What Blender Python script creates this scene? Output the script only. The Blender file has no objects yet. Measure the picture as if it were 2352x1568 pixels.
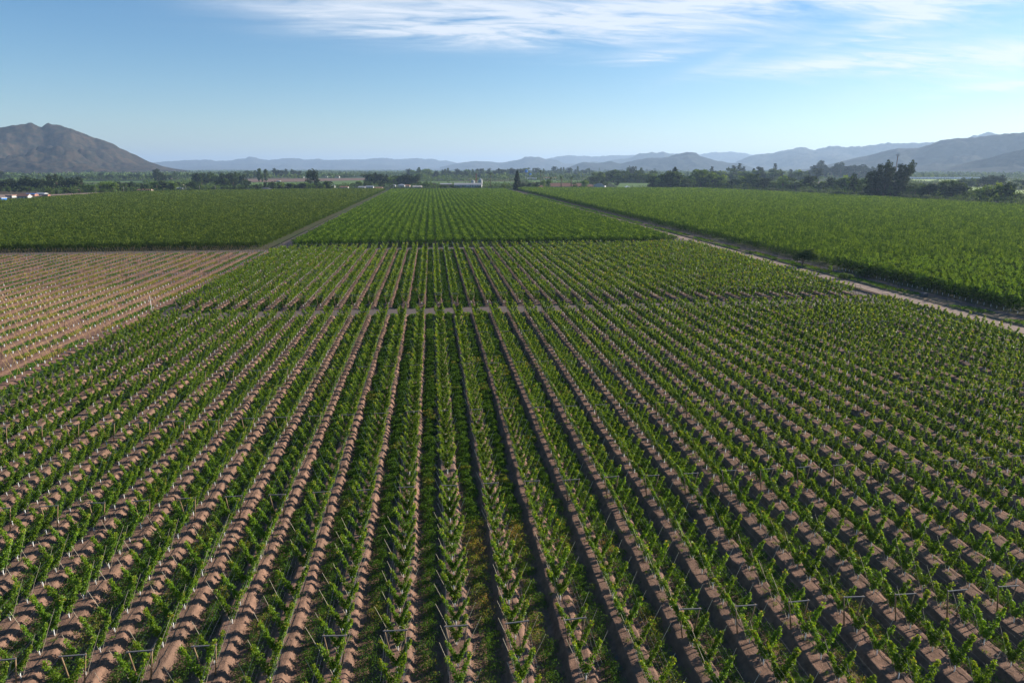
import bpy, math, random
import numpy as np
R = math.radians
rng = np.random.default_rng(7)
random.seed(7)
scene = bpy.context.scene
C = scene.collection

# ------------------------------------------------------------------ camera
PITCH, YAW, CAMZ, FPX = R(14.17), R(6.56), 32.3, 1568.0     # FPX: focal length in 1/2352 picture widths
cam_data = bpy.data.cameras.new('camera')
cam = bpy.data.objects.new('camera', cam_data)
C.objects.link(cam)
cam.location = (0, 0, CAMZ)
cam.rotation_euler = (R(90) - PITCH, 0, -YAW)
cam_data.sensor_width = 36
cam_data.lens = 24
cam_data.clip_start = 0.5
cam_data.clip_end = 90000
scene.camera = cam

# ------------------------------------------------------------------ sun and sky
SUN_AZ, SUN_EL = R(72), R(21)                                # azimuth clockwise from +Y (the rows)
sun_l = bpy.data.lights.new('sun', 'SUN')
sun_l.energy = 5.0
sun_l.angle = R(0.5)
sun_l.color = (1.0, 0.91, 0.78)
sun = bpy.data.objects.new('sun', sun_l)
C.objects.link(sun)
sun.rotation_euler = (R(90) - SUN_EL, 0, math.pi - SUN_AZ)
world = bpy.data.worlds.new('World')
scene.world = world
world.use_nodes = True
WT = world.node_tree
WT.nodes.clear()


def N(t, kind, **kw):
    n = t.nodes.new(kind)
    for k, v in kw.items():
        if k.startswith('i_'):
            key = k[2:]
            n.inputs[int(key) if key.isdigit() else key.replace('_', ' ')].default_value = v
        else:
            setattr(n, k, v)
    return n


def M(t, op, a, b=None, c=None, clamp=False):
    n = t.nodes.new('ShaderNodeMath')
    n.operation = op
    n.use_clamp = clamp
    for i, v in enumerate((a, b, c)):
        if v is None:
            continue
        if isinstance(v, (int, float)):
            n.inputs[i].default_value = v
        else:
            t.links.new(v, n.inputs[i])
    return n.outputs[0]


def build_world():
    t = WT
    L = t.links.new
    out = N(t, 'ShaderNodeOutputWorld')
    bg = N(t, 'ShaderNodeBackground')
    bg.inputs['Strength'].default_value = 0.064
    sky = N(t, 'ShaderNodeTexSky', sky_type='NISHITA', sun_disc=False, sun_elevation=SUN_EL,
            sun_rotation=SUN_AZ, altitude=300, air_density=1.0, dust_density=0.22, ozone_density=3.4)
    tc = N(t, 'ShaderNodeTexCoord')
    sep = N(t, 'ShaderNodeSeparateXYZ')
    L(tc.outputs['Generated'], sep.inputs[0])
    x, y, z = sep.outputs
    az = M(t, 'SUBTRACT', M(t, 'ARCTAN2', x, y), YAW)
    el = M(t, 'ARCSINE', z)
    # streaky cirrus texture on a high flat layer
    zz = M(t, 'ADD', M(t, 'MAXIMUM', z, 0.02), 0.10)
    comb = N(t, 'ShaderNodeCombineXYZ')
    L(M(t, 'DIVIDE', x, zz), comb.inputs[0])
    L(M(t, 'DIVIDE', y, zz), comb.inputs[1])
    mp = N(t, 'ShaderNodeMapping')
    mp.inputs['Rotation'].default_value = (0, 0, R(-14))
    mp.inputs['Scale'].default_value = (0.85, 2.3, 1)
    L(comb.outputs[0], mp.inputs[0])
    n1 = N(t, 'ShaderNodeTexNoise', i_Scale=1.25, i_Detail=12.0, i_Roughness=0.62, i_Distortion=1.1)
    L(mp.outputs[0], n1.inputs['Vector'])
    mp2 = N(t, 'ShaderNodeMapping')
    mp2.inputs['Rotation'].default_value = (0, 0, R(-30))
    mp2.inputs['Scale'].default_value = (1.5, 5.0, 1)
    L(comb.outputs[0], mp2.inputs[0])
    n2 = N(t, 'ShaderNodeTexNoise', i_Scale=1.7, i_Detail=8.0, i_Roughness=0.6, i_Distortion=1.4)
    L(mp2.outputs[0], n2.inputs['Vector'])
    tex = M(t, 'ADD', M(t, 'MULTIPLY', n1.outputs[0], 0.62), M(t, 'MULTIPLY', n2.outputs[0], 0.38))
    # cloud banks: centre px, half sizes px, slope, strength
    banks = [(1000, 30, 330, 42, 0.03, .95), (1420, 40, 420, 46, -0.02, 1.15), (1890, 22, 330, 34, -0.06, 1.0),
             (760, 50, 220, 22, 0.08, .45), (2270, 30, 150, 48, -0.16, 1.25), (1880, 170, 190, 17, -0.03, 1.3),
             (2300, 172, 190, 26, 0.04, 1.2), (2330, 229, 80, 7, 0.02, 1.8), (1500, 130, 90, 8, -0.05, .9), (2130, 75, 160, 16, -0.22, .9),
             (2010, 124, 60, 4, -0.02, .75), (1660, 150, 110, 12, -0.35, .4), (2200, 205, 230, 30, -0.1, .35),
             (2050, 90, 350, 60, 0, .25), (1200, 85, 300, 20, 0.0, .6), (2170, 240, 60, 4, -.05, .3)]
    tot = None
    wob = M(t, 'MULTIPLY', M(t, 'SUBTRACT', n1.outputs[0], 0.5), 0.035)
    elw = M(t, 'ADD', el, wob)
    for px, py, wx, wy, k, s in banks:
        u, v = (px - 1176) / FPX, (784 - py) / FPX
        e0 = math.atan(v) - PITCH
        a0 = math.atan(u / (math.cos(PITCH) + v * math.sin(PITCH)))
        da = M(t, 'SUBTRACT', az, a0)
        de = M(t, 'SUBTRACT', M(t, 'SUBTRACT', elw, e0), M(t, 'MULTIPLY', da, -k))
        q = M(t, 'ADD', M(t, 'POWER', M(t, 'ABSOLUTE', M(t, 'DIVIDE', da, wx / FPX)), 2.0),
              M(t, 'POWER', M(t, 'ABSOLUTE', M(t, 'DIVIDE', de, wy / FPX)), 2.0))
        g = M(t, 'MULTIPLY', M(t, 'EXPONENT', M(t, 'MULTIPLY', q, -1.0)), s)
        tot = g if tot is None else M(t, 'ADD', tot, g)
    tot = M(t, 'MINIMUM', tot, 1.5)
    den = M(t, 'MULTIPLY', tot, M(t, 'MULTIPLY', M(t, 'SUBTRACT', tex, 0.33), 3.6), clamp=True)
    mix = N(t, 'ShaderNodeMix', data_type='RGBA')
    L(M(t, 'MULTIPLY', den, 0.80), mix.inputs[0])
    hs = N(t, 'ShaderNodeHueSaturation', i_Saturation=1.22, i_Hue=0.5)
    L(sky.outputs[0], hs.inputs['Color'])
    L(hs.outputs[0], mix.inputs[6])
    mix.inputs[7].default_value = (7.0, 7.3, 7.8, 1)
    L(mix.outputs[2], bg.inputs[0])
    L(bg.outputs[0], out.inputs[0])


build_world()
scene.view_settings.view_transform = 'Standard'
scene.view_settings.look = 'None'
scene.view_settings.gamma = 1
scene.view_settings.exposure = 1.12
scene.cycles.max_bounces = 6
scene.cycles.transparent_max_bounces = 4
scene.cycles.volume_bounces = 0
scene.cycles.use_denoising = True

# ------------------------------------------------------------------ picture <-> ground
cp, sp, cy_, sy_ = math.cos(PITCH), math.sin(PITCH), math.cos(YAW), math.sin(YAW)
FW = np.array([sy_ * cp, cy_ * cp, -sp])
RT = np.array([cy_, -sy_, 0.0])
UP = np.cross(RT, FW)


def P(px, py, z=0.0):
    """ground point (height z) seen at 2352-wide picture coordinates"""
    d = FW + RT * (px - 1176) / FPX + UP * (784 - py) / FPX
    k = (z - CAMZ) / d[2]
    return d[0] * k, d[1] * k


def proj(X, Y, Z):
    X, Y, Z = np.asarray(X, float), np.asarray(Y, float), np.asarray(Z, float) - CAMZ
    zc = X * FW[0] + Y * FW[1] + Z * FW[2]
    u = (X * RT[0] + Y * RT[1]) / zc
    v = (X * UP[0] + Y * UP[1] + Z * UP[2]) / zc
    return 1176 + u * FPX, 784 - v * FPX, zc


def in_view(X, Y, Z=1.0, mx=160, mb=120, mr=None):
    px, py, zc = proj(X, Y, Z)
    return (zc > 5) & (px > -mx) & (px < 2352 + (mr or mx)) & (py < 1568 + mb)


# ------------------------------------------------------------------ mesh helpers
def np_mesh(name, V, F, mat_idx=None, var=None, smooth=False):
    V = np.ascontiguousarray(V, dtype=np.float32).reshape(-1, 3)
    me = bpy.data.meshes.new(name)
    if isinstance(F, np.ndarray):
        n, k = F.shape
        me.vertices.add(len(V)); me.vertices.foreach_set('co', V.ravel())
        me.loops.add(n * k); me.loops.foreach_set('vertex_index', np.ascontiguousarray(F, dtype=np.int32).ravel())
        me.polygons.add(n); me.polygons.foreach_set('loop_start', np.arange(0, n * k, k, dtype=np.int32))
        me.update(calc_edges=True)
    else:
        me.from_pydata([tuple(v) for v in V.tolist()], [], [list(f) for f in F])
        n = len(F)
    if mat_idx is not None:
        me.polygons.foreach_set('material_index', np.asarray(mat_idx, dtype=np.int32))
    me.polygons.foreach_set('use_smooth', np.full(n, bool(smooth)))
    if var is not None:
        a = me.attributes.new('var', 'FLOAT', 'FACE')
        a.data.foreach_set('value', np.asarray(var, dtype=np.float32))
    return me


class MB:
    """collects simple pieces into one mesh"""
    def __init__(s):
        s.v, s.f, s.m = [], [], []

    def add(s, V, F, m=0):
        o = len(s.v)
        s.v += [tuple(map(float, p)) for p in V]
        s.f += [tuple(i + o for i in f) for f in F]
        s.m += [m] * len(F)

    def box(s, x0, x1, y0, y1, z0, z1, m=0):
        s.add([(x0, y0, z0), (x1, y0, z0), (x1, y1, z0), (x0, y1, z0), (x0, y0, z1), (x1, y0, z1), (x1, y1, z1), (x0, y1, z1)],
              [(3, 2, 1, 0), (4, 5, 6, 7), (0, 1, 5, 4), (1, 2, 6, 5), (2, 3, 7, 6), (3, 0, 4, 7)], m)

    def tube(s, pts, rad, n=6, m=0, caps=True):
        pts = [np.array(p, float) for p in pts]
        if not isinstance(rad, (list, tuple)):
            rad = [rad] * len(pts)
        V = []
        for i, p in enumerate(pts):
            d = pts[min(i + 1, len(pts) - 1)] - pts[max(i - 1, 0)]
            d = d / (np.linalg.norm(d) + 1e-9)
            a = np.cross(d, (0, 0, 1.0) if abs(d[2]) < .9 else (1.0, 0, 0)); a /= np.linalg.norm(a)
            b = np.cross(d, a)
            for j in range(n):
                th = 2 * math.pi * j / n
                V.append(p + (a * math.cos(th) + b * math.sin(th)) * rad[i])
        F = [(i * n + j, i * n + (j + 1) % n, (i + 1) * n + (j + 1) % n, (i + 1) * n + j) for i in range(len(pts) - 1) for j in range(n)]
        if caps:
            F += [tuple(range(n - 1, -1, -1)), tuple((len(pts) - 1) * n + j for j in range(n))]
        s.add(V, F, m)

    def cone(s, c, r0, r1, z0, z1, n=12, m=0):
        s.tube([(c[0], c[1], z0), (c[0], c[1], z1)], [r0, max(r1, .001)], n, m)

    def gable(s, x0, x1, y0, y1, z0, z1, over=.4, th=.18, m=0, mw=1):
        """gable roof, ridge along x, with gable triangles in wall material"""
        ym = (y0 + y1) / 2
        for sg, ye in ((-1, y0 - over), (1, y1 + over)):
            zo = z0 - over * (z1 - z0) / ((y1 - y0) / 2)
            V = [(x0 - over, ye, zo), (x1 + over, ye, zo), (x1 + over, ym, z1), (x0 - over, ym, z1)]
            V += [(p[0], p[1], p[2] + th) for p in V]
            s.add(V, [(0, 1, 2, 3), (7, 6, 5, 4), (0, 4, 5, 1), (1, 5, 6, 2), (2, 6, 7, 3), (3, 7, 4, 0)], m)

    def hip(s, x0, x1, y0, y1, z0, z1, over=.5, m=0):
        x0 -= over; x1 += over; y0 -= over; y1 += over
        w = (y1 - y0) / 2
        ins = min(w, (x1 - x0) / 2 - .05)
        ym = (y0 + y1) / 2
        V = [(x0, y0, z0), (x1, y0, z0), (x1, y1, z0), (x0, y1, z0), (x0 + ins, ym, z1), (x1 - ins, ym, z1)]
        s.add(V, [(0, 1, 5, 4), (1, 2, 5), (2, 3, 4, 5), (3, 0, 4), (3, 2, 1, 0)], m)

    def mesh(s, name, smooth=False):
        me = bpy.data.meshes.new(name)
        me.from_pydata(s.v, [], s.f)
        me.polygons.foreach_set('material_index', np.asarray(s.m, dtype=np.int32))
        if smooth:
            me.polygons.foreach_set('use_smooth', np.ones(len(s.f), bool))
        return me


def obj(name, me, mats=None, parent=None, loc=None, rz=None, sc=None):
    if mats is not None and len(me.materials) == 0:
        for m in (mats if isinstance(mats, (list, tuple)) else [mats]):
            me.materials.append(m)
    o = bpy.data.objects.new(name, me)
    C.objects.link(o)
    if parent: o.parent = parent
    if loc is not None: o.location = loc
    if rz is not None: o.rotation_euler = (0, 0, rz)
    if sc is not None: o.scale = sc if isinstance(sc, (tuple, list)) else (sc, sc, sc)
    return o


def tag(o, label=None, cat=None, group=None, kind=None):
    if label: o['label'] = label
    if cat: o['category'] = cat
    if group: o['group'] = group
    if kind: o['kind'] = kind
    return o


def empty(name, loc, rz=0.0, sc=None):
    e = bpy.data.objects.new(name, None)
    e.empty_display_size = .3
    C.objects.link(e)
    e.location = loc
    e.rotation_euler = (0, 0, rz)
    if sc is not None: e.scale = sc if isinstance(sc, (tuple, list)) else (sc, sc, sc)
    return e


def copy_tree(o, parent=None):
    c = o.copy(); C.objects.link(c)
    c.parent = parent
    for ch in o.children:
        copy_tree(ch, c)
    return c


def ordn(n):
    return f"{n}{'th' if 10 <= n % 100 <= 20 else {1: 'st', 2: 'nd', 3: 'rd'}.get(n % 10, 'th')}"


def rowname(i):
    if i == 0: return 'the upright middle row'
    return f"{ordn(abs(i))} row {'right' if i > 0 else 'left'} of the upright middle row"


# ------------------------------------------------------------------ materials
def mat(name):
    m = bpy.data.materials.new(name)
    m.use_nodes = True
    t = m.node_tree
    b = t.nodes['Principled BSDF']
    return m, t, b


def plain(name, col, rough=.7, noise=0.0, scale=3.0, metal=0.0, bump=0.0, spec=.3):
    m, t, b = mat(name)
    b.inputs['Roughness'].default_value = rough
    b.inputs['Metallic'].default_value = metal
    b.inputs['Specular IOR Level'].default_value = spec
    b.inputs['Base Color'].default_value = (*col, 1)
    if noise:
        tc = N(t, 'ShaderNodeTexCoord')
        n = N(t, 'ShaderNodeTexNoise', i_Scale=scale, i_Detail=6.0, i_Roughness=.65)
        t.links.new(tc.outputs['Object'], n.inputs['Vector'])
        mx = N(t, 'ShaderNodeMix', data_type='RGBA')
        t.links.new(n.outputs[0], mx.inputs[0])
        mx.inputs[6].default_value = (*[c * (1 - noise) for c in col], 1)
        mx.inputs[7].default_value = (*[min(1, c * (1 + noise)) for c in col], 1)
        t.links.new(mx.outputs[2], b.inputs['Base Color'])
        if bump:
            bp = N(t, 'ShaderNodeBump', i_Strength=bump, i_Distance=.1)
            t.links.new(n.outputs[0], bp.inputs['Height'])
            t.links.new(bp.outputs[0], b.inputs['Normal'])
    return m


def leafmat(name, ramp, trans=.42, gloss=.05, rough=.5, tr_tint=(1.5, 1.3, .45)):
    """ramp: list of (pos, colour) over the per-leaf random attribute 'var'"""
    m, t, b = mat(name)
    L = t.links.new
    at = N(t, 'ShaderNodeAttribute', attribute_name='var')
    cr = N(t, 'ShaderNodeValToRGB')
    e = cr.color_ramp.elements
    e[0].position, e[0].color = ramp[0][0], (*ramp[0][1], 1)
    e[1].position, e[1].color = ramp[-1][0], (*ramp[-1][1], 1)
    for p, c in ramp[1:-1]:
        k = e.new(p); k.color = (*c, 1)
    L(at.outputs['Fac'], cr.inputs[0])
    oi = N(t, 'ShaderNodeObjectInfo')
    hs = N(t, 'ShaderNodeHueSaturation')
    L(cr.outputs[0], hs.inputs['Color'])
    L(M(t, 'ADD', M(t, 'MULTIPLY', oi.outputs['Random'], .24), .88), hs.inputs['Value'])
    L(M(t, 'ADD', M(t, 'MULTIPLY', oi.outputs['Random'], .012), .494), hs.inputs['Hue'])
    b.inputs['Roughness'].default_value = rough
    b.inputs['Specular IOR Level'].default_value = gloss * 4
    L(hs.outputs[0], b.inputs['Base Color'])
    tr = N(t, 'ShaderNodeBsdfTranslucent')
    mu = N(t, 'ShaderNodeMix', data_type='RGBA', blend_type='MULTIPLY')
    mu.inputs[0].default_value = 1
    L(hs.outputs[0], mu.inputs[6]); mu.inputs[7].default_value = (*tr_tint, 1)
    L(mu.outputs[2], tr.inputs[0])
    ms = N(t, 'ShaderNodeMixShader'); ms.inputs[0].default_value = trans
    L(b.outputs[0], ms.inputs[1]); L(tr.outputs[0], ms.inputs[2])
    L(ms.outputs[0], t.nodes['Material Output'].inputs['Surface'])
    return m


def soilmat(name, c1, c2, c3, sc=1.0, bump=1.0, patch=None):
    m, t, b = mat(name)
    L = t.links.new
    g = N(t, 'ShaderNodeNewGeometry')
    na = N(t, 'ShaderNodeTexNoise', i_Scale=.09 * sc, i_Detail=5.0, i_Roughness=.6)
    nb = N(t, 'ShaderNodeTexNoise', i_Scale=1.4 * sc, i_Detail=8.0, i_Roughness=.7)
    nc = N(t, 'ShaderNodeTexNoise', i_Scale=9.0 * sc, i_Detail=4.0, i_Roughness=.7)
    for n in (na, nb, nc): L(g.outputs['Position'], n.inputs['Vector'])
    m1 = N(t, 'ShaderNodeMix', data_type='RGBA'); m2 = N(t, 'ShaderNodeMix', data_type='RGBA')
    m1.inputs[6].default_value = (*c1, 1); m1.inputs[7].default_value = (*c2, 1)
    L(M(t, 'MULTIPLY', M(t, 'SUBTRACT', nb.outputs[0], .3), 2.2, clamp=True), m1.inputs[0])
    L(m1.outputs[2], m2.inputs[6]); m2.inputs[7].default_value = (*c3, 1)
    L(M(t, 'MULTIPLY', M(t, 'SUBTRACT', na.outputs[0], .42), 3.0, clamp=True), m2.inputs[0])
    last = m2.outputs[2]
    if patch:      # dry litter or sparse green growth lying in ragged patches
        for pc, ps, lo in patch:
            pn = N(t, 'ShaderNodeTexNoise', i_Scale=ps, i_Detail=7.0, i_Roughness=.75)
            L(g.outputs['Position'], pn.inputs['Vector'])
            mm = N(t, 'ShaderNodeMix', data_type='RGBA')
            L(last, mm.inputs[6]); mm.inputs[7].default_value = (*pc, 1)
            L(M(t, 'MULTIPLY', M(t, 'SUBTRACT', pn.outputs[0], lo), 6.0, clamp=True), mm.inputs[0])
            last = mm.outputs[2]
    L(last, b.inputs['Base Color'])
    b.inputs['Roughness'].default_value = .95
    b.inputs['Specular IOR Level'].default_value = .1
    bp = N(t, 'ShaderNodeBump', i_Strength=bump, i_Distance=.12)
    L(M(t, 'ADD', nb.outputs[0], M(t, 'MULTIPLY', nc.outputs[0], .45)), bp.inputs['Height'])
    L(bp.outputs[0], b.inputs['Normal'])
    return m


MT = {}
MT['leaf_young'] = leafmat('leaf_young', [(0, (.064, .140, .014)), (.5, (.130, .235, .021)), (.85, (.225, .325, .034)), (1, (.34, .27, .07))], gloss=.035, rough=.5)
MT['leaf_mature'] = leafmat('leaf_mature', [(0, (.032, .066, .013)), (.5, (.074, .136, .020)), (1, (.19, .275, .042))], trans=.35, rough=.85, gloss=.015)
MT['leaf_shade'] = leafmat('leaf_shade', [(0, (.032, .062, .013)), (.5, (.068, .116, .020)), (1, (.19, .255, .046))], trans=.32, rough=.85, gloss=.015)  # left block foliage, a darker green of its own
MT['leaf_bright'] = leafmat('leaf_bright', [(0, (.024, .056, .011)), (.5, (.055, .120, .018)), (1, (.170, .275, .042))], trans=.38, rough=.85, gloss=.015)
MT['leaf_weed'] = leafmat('leaf_weed', [(0, (.050, .112, .018)), (.45, (.088, .178, .026)), (.62, (.12, .205, .03)), (.8, (.27, .25, .06)), (1, (.42, .27, .10))], trans=.35, rough=.8, gloss=.02)
MT['leaf_tree'] = leafmat('leaf_tree', [(0, (.032, .060, .018)), (.5, (.068, .115, .030)), (1, (.13, .18, .05))], trans=.22, rough=.85, gloss=.015)
MT['leaf_dark'] = leafmat('leaf_dark', [(0, (.016, .030, .013)), (.6, (.036, .058, .022)), (1, (.08, .10, .04))], trans=.12, rough=.85, gloss=.015)
MT['leaf_light'] = leafmat('leaf_light', [(0, (.06, .11, .02)), (.5, (.10, .17, .035)), (1, (.17, .24, .06))], trans=.32, rough=.85, gloss=.015)
MT['leaf_grey'] = leafmat('leaf_grey', [(0, (.06, .085, .045)), (1, (.15, .19, .10))], trans=.2, rough=.85, gloss=.015)
MT['white_paint'] = plain('white_paint', (.78, .78, .76), .6, .08, 9)
MT['bark'] = plain('bark', (.12, .085, .06), .9, .3, 12)
MT['wood_post'] = plain('wood_post', (.24, .155, .085), .8, .25, 6)
MT['wood_grey'] = plain('wood_grey', (.13, .125, .13), .8, .2, 5)
MT['bamboo'] = plain('bamboo', (.58, .50, .36), .6, .18, 5)
MT['bamboo_yellow'] = plain('bamboo_yellow', (.52, .36, .13), .6, .25, 5)
MT['wire'] = plain('wire', (.35, .35, .36), .35, metal=.9)
MT['hose'] = plain('hose', (.012, .012, .013), .5)
MT['guard'] = plain('guard', (.82, .82, .82), .5, .05, 9)
MT['soil'] = soilmat('soil', (.098, .062, .046), (.325, .190, .134), (.162, .105, .077),
                     patch=[((.075, .10, .035), .9, .66)])
MT['soil_bare'] = soilmat('soil_bare', (.15, .085, .060), (.25, .142, .100), (.18, .108, .078), patch=[((.42, .29, .14), .35, .58), ((.10, .12, .045), .6, .60)])
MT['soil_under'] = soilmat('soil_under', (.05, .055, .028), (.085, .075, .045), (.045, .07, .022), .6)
MT['lane'] = soilmat('lane', (.10, .080, .072), (.155, .125, .112), (.13, .10, .088), .8, .35)
MT['road'] = soilmat('road', (.21, .152, .122), (.31, .228, .182), (.26, .188, .152), .8, .3)
MT['verge'] = soilmat('verge', (.17, .125, .085), (.30, .205, .12), (.22, .15, .09), 1.0, .6, patch=[((.07, .095, .03), .30, .50), ((.42, .26, .12), .5, .60)])
MT['brown_field'] = soilmat('brown_field', (.15, .095, .07), (.20, .125, .095), (.14, .09, .07), .05, .1)
MT['green_field'] = soilmat('green_field', (.07, .13, .03), (.11, .18, .045), (.09, .13, .04), .06, .1)
MT['yellow_field'] = soilmat('yellow_field', (.20, .28, .07), (.26, .34, .10), (.24, .30, .09), .05, .1)
MT['wall_white'] = plain('wall_white', (.40, .40, .39), .8, .08, 1)
MT['wall_cream'] = plain('wall_cream', (.62, .52, .42), .8, .1, 1)
MT['wall_brick'] = plain('wall_brick', (.32, .16, .11), .85, .15, 2)
MT['roof_tile'] = plain('roof_tile', (.30, .15, .10), .85, .2, 2)
MT['roof_grey'] = plain('roof_grey', (.34, .33, .33), .6, .15, .6)
MT['roof_zinc'] = plain('roof_zinc', (.36, .36, .37), .45, .1, .5, metal=.3)
MT['roof_dark'] = plain('roof_dark', (.10, .10, .11), .7, .15, 1)
MT['blue_paint'] = plain('blue_paint', (.03, .16, .50), .4, .1, 1)
MT['red_steel'] = plain('red_steel', (.22, .095, .065), .6, .2, 1)
MT['window_glass'] = plain('window_glass', (.03, .035, .04), .15, spec=.6)
MT['film'] = plain('film', (.60, .61, .62), .4, .1, .3)
MT['concrete'] = plain('concrete', (.42, .41, .39), .85, .15, 2)
MT['hedge'] = leafmat('hedge', [(0, (.014, .028, .010)), (1, (.035, .06, .02))], trans=.12, rough=.85, gloss=.015)


def terrainmat():
    m, t, b = mat('valley_ground')
    L = t.links.new
    g = N(t, 'ShaderNodeNewGeometry')
    vo = N(t, 'ShaderNodeTexVoronoi', i_Scale=.0032); vo.feature = 'F1'
    no = N(t, 'ShaderNodeTexNoise', i_Scale=.02, i_Detail=6.0)
    L(g.outputs['Position'], vo.inputs['Vector']); L(g.outputs['Position'], no.inputs['Vector'])
    sep = N(t, 'ShaderNodeSeparateColor'); L(vo.outputs['Color'], sep.inputs[0])
    cr = N(t, 'ShaderNodeValToRGB'); cr.color_ramp.interpolation = 'CONSTANT'
    e = cr.color_ramp.elements
    e[0].position, e[0].color = 0, (.03, .045, .018, 1)
    e[1].position, e[1].color = .3, (.05, .075, .025, 1)
    for p, c in ((.5, (.04, .06, .02)), (.68, (.11, .085, .06)), (.78, (.065, .10, .03)), (.92, (.14, .115, .075))):
        k = e.new(p); k.color = (*c, 1)
    L(sep.outputs[0], cr.inputs[0])
    mx = N(t, 'ShaderNodeMix', data_type='RGBA', blend_type='MULTIPLY'); mx.inputs[0].default_value = .5
    L(cr.outputs[0], mx.inputs[6]); L(no.outputs['Color'], mx.inputs[7])
    L(mx.outputs[2], b.inputs['Base Color'])
    b.inputs['Roughness'].default_value = 1
    b.inputs['Specular IOR Level'].default_value = .05
    return m


def hillmat(name, c1, c2, c3, s=1.0):
    m, t, b = mat(name)
    L = t.links.new
    g = N(t, 'ShaderNodeNewGeometry')
    n1 = N(t, 'ShaderNodeTexNoise', i_Scale=.0035 * s, i_Detail=7.0, i_Roughness=.62)
    n2 = N(t, 'ShaderNodeTexNoise', i_Scale=.028 * s, i_Detail=7.0, i_Roughness=.8)
    L(g.outputs['Position'], n1.inputs['Vector']); L(g.outputs['Position'], n2.inputs['Vector'])
    a = N(t, 'ShaderNodeMix', data_type='RGBA'); a.inputs[6].default_value = (*c1, 1); a.inputs[7].default_value = (*c2, 1)
    L(M(t, 'MULTIPLY', M(t, 'SUBTRACT', n2.outputs[0], .45), 10.0, clamp=True), a.inputs[0])
    k = N(t, 'ShaderNodeMix', data_type='RGBA'); k.inputs[7].default_value = (*c3, 1)
    L(a.outputs[2], k.inputs[6])
    L(M(t, 'MULTIPLY', M(t, 'MULTIPLY', M(t, 'SUBTRACT', n1.outputs[0], .50), 5.0, clamp=True), M(t, 'MULTIPLY', M(t, 'SUBTRACT', n2.outputs[0], .42), 6.0, clamp=True)), k.inputs[0])
    L(k.outputs[2], b.inputs['Base Color'])
    b.inputs['Roughness'].default_value = 1
    b.inputs['Specular IOR Level'].default_value = .03
    return m


# ------------------------------------------------------------------ leaf builders
def leaves(cen, size, aspect=.65, upright=0.0, r=rng, square=False):
    """one folded-free leaf face per centre; returns verts, faces. upright>0 turns the long axis upwards"""
    n = len(cen)
    size = np.broadcast_to(np.asarray(size, float), (n,))
    asp = np.broadcast_to(np.asarray(aspect, float), (n,))
    t = r.normal(size=(n, 3))
    t[:, 2] = t[:, 2] * (1 + 2 * upright) + 3 * upright * r.random(n)
    t /= np.linalg.norm(t, axis=1)[:, None]
    q = r.normal(size=(n, 3)); b = np.cross(t, q); b /= np.linalg.norm(b, axis=1)[:, None] + 1e-9
    t = t * (size / 2)[:, None]; b = b * (size * asp / 2)[:, None]
    V = np.empty((n, 4, 3))
    if square:
        V[:, 0] = cen - t - b; V[:, 1] = cen + t - b; V[:, 2] = cen + t * .8 + b; V[:, 3] = cen - t * .8 + b
    else:
        V[:, 0] = cen - t; V[:, 1] = cen - b * 1.0 - t * .1; V[:, 2] = cen + t; V[:, 3] = cen + b - t * .1
    F = np.arange(n * 4).reshape(n, 4)
    return V.reshape(-1, 3), F


def v_tree_centres(n, r, spread=.80, h=2.35, z0=.62, rad=.19, lean=0.0):
    """leaf positions of a fruit tree trained as a V of two leafy arms"""
    side = np.where(r.random(n) < .5, -1.0, 1.0)
    t = r.random(n) ** .88
    low = r.random(n) < .10
    t[low] *= .3
    # clumps along the arm
    t = t + .018 * np.sin(t * 34 + side * 2 + r.random() * 6)
    w = rad * (1.0 - .42 * t ** 2) * (1 + .35 * np.sin(t * 19 + side * 3 + r.random() * 6))
    hh = h * (1 + .06 * side * r.uniform(-1, 1)) + r.uniform(-.12, .12)
    c = np.empty((n, 3))
    c[:, 0] = side * spread * t * (1 + .1 * r.uniform(-1, 1)) + lean * t
    c[:, 1] = .12 * side * t * r.uniform(-1, 1)
    c[:, 2] = z0 + (hh - z0) * t
    off = r.normal(size=(n, 3)); off /= np.linalg.norm(off, axis=1)[:, None]
    off *= (r.random(n) ** .45 * w)[:, None]
    c += off * np.array([1, 1.15, .9])
    return c, t


# ------------------------------------------------------------------ ground: valley, field soils, road, lanes
SX, TX, BAY = 4.0, 2.1, 21.0            # row spacing, tree spacing, trellis bay
X0 = .88
RI = range(-15, 28)
rowx = {i: X0 + SX * i for i in RI}
MH = .55                                 # mound height


def disc_terrain():
    rings = [0, 400, 1200, 3000, 6000, 12000, 20000, 30000, 38000]
    V = [(0, 0, 0)]; F = []
    n = 72
    for r_ in rings[1:]:
        for j in range(n):
            V.append((r_ * math.sin(2 * math.pi * j / n), r_ * math.cos(2 * math.pi * j / n), 0))
    for j in range(n):
        F.append((0, 1 + (j + 1) % n, 1 + j))
    for k in range(len(rings) - 2):
        for j in range(n):
            a, b_ = 1 + k * n, 1 + (k + 1) * n
            F.append((a + j, a + (j + 1) % n, b_ + (j + 1) % n, b_ + j))
    o = obj('ground', np_mesh('ground', np.array(V), F), terrainmat())
    tag(o, kind='structure')


def sheet(name, pts, z, m):
    me = np_mesh(name, np.array([(x, y, z) for x, y in pts]), [tuple(range(len(pts)))])
    return tag(obj(name, me, MT[m]), kind='structure')


disc_terrain()


def grid(name, xs, ys, hf, m, smooth=True):
    X, Y = np.meshgrid(xs, ys)
    Z = hf(X, Y)
    nx, ny = len(xs), len(ys)
    V = np.stack([X, Y, Z], -1).reshape(-1, 3)
    I = np.arange(nx * ny).reshape(ny, nx)
    F = np.stack([I[:-1, :-1], I[:-1, 1:], I[1:, 1:], I[1:, :-1]], -1).reshape(-1, 4)
    return tag(obj(name, np_mesh(name, V, F, smooth=smooth), MT[m]), kind='structure')


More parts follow.
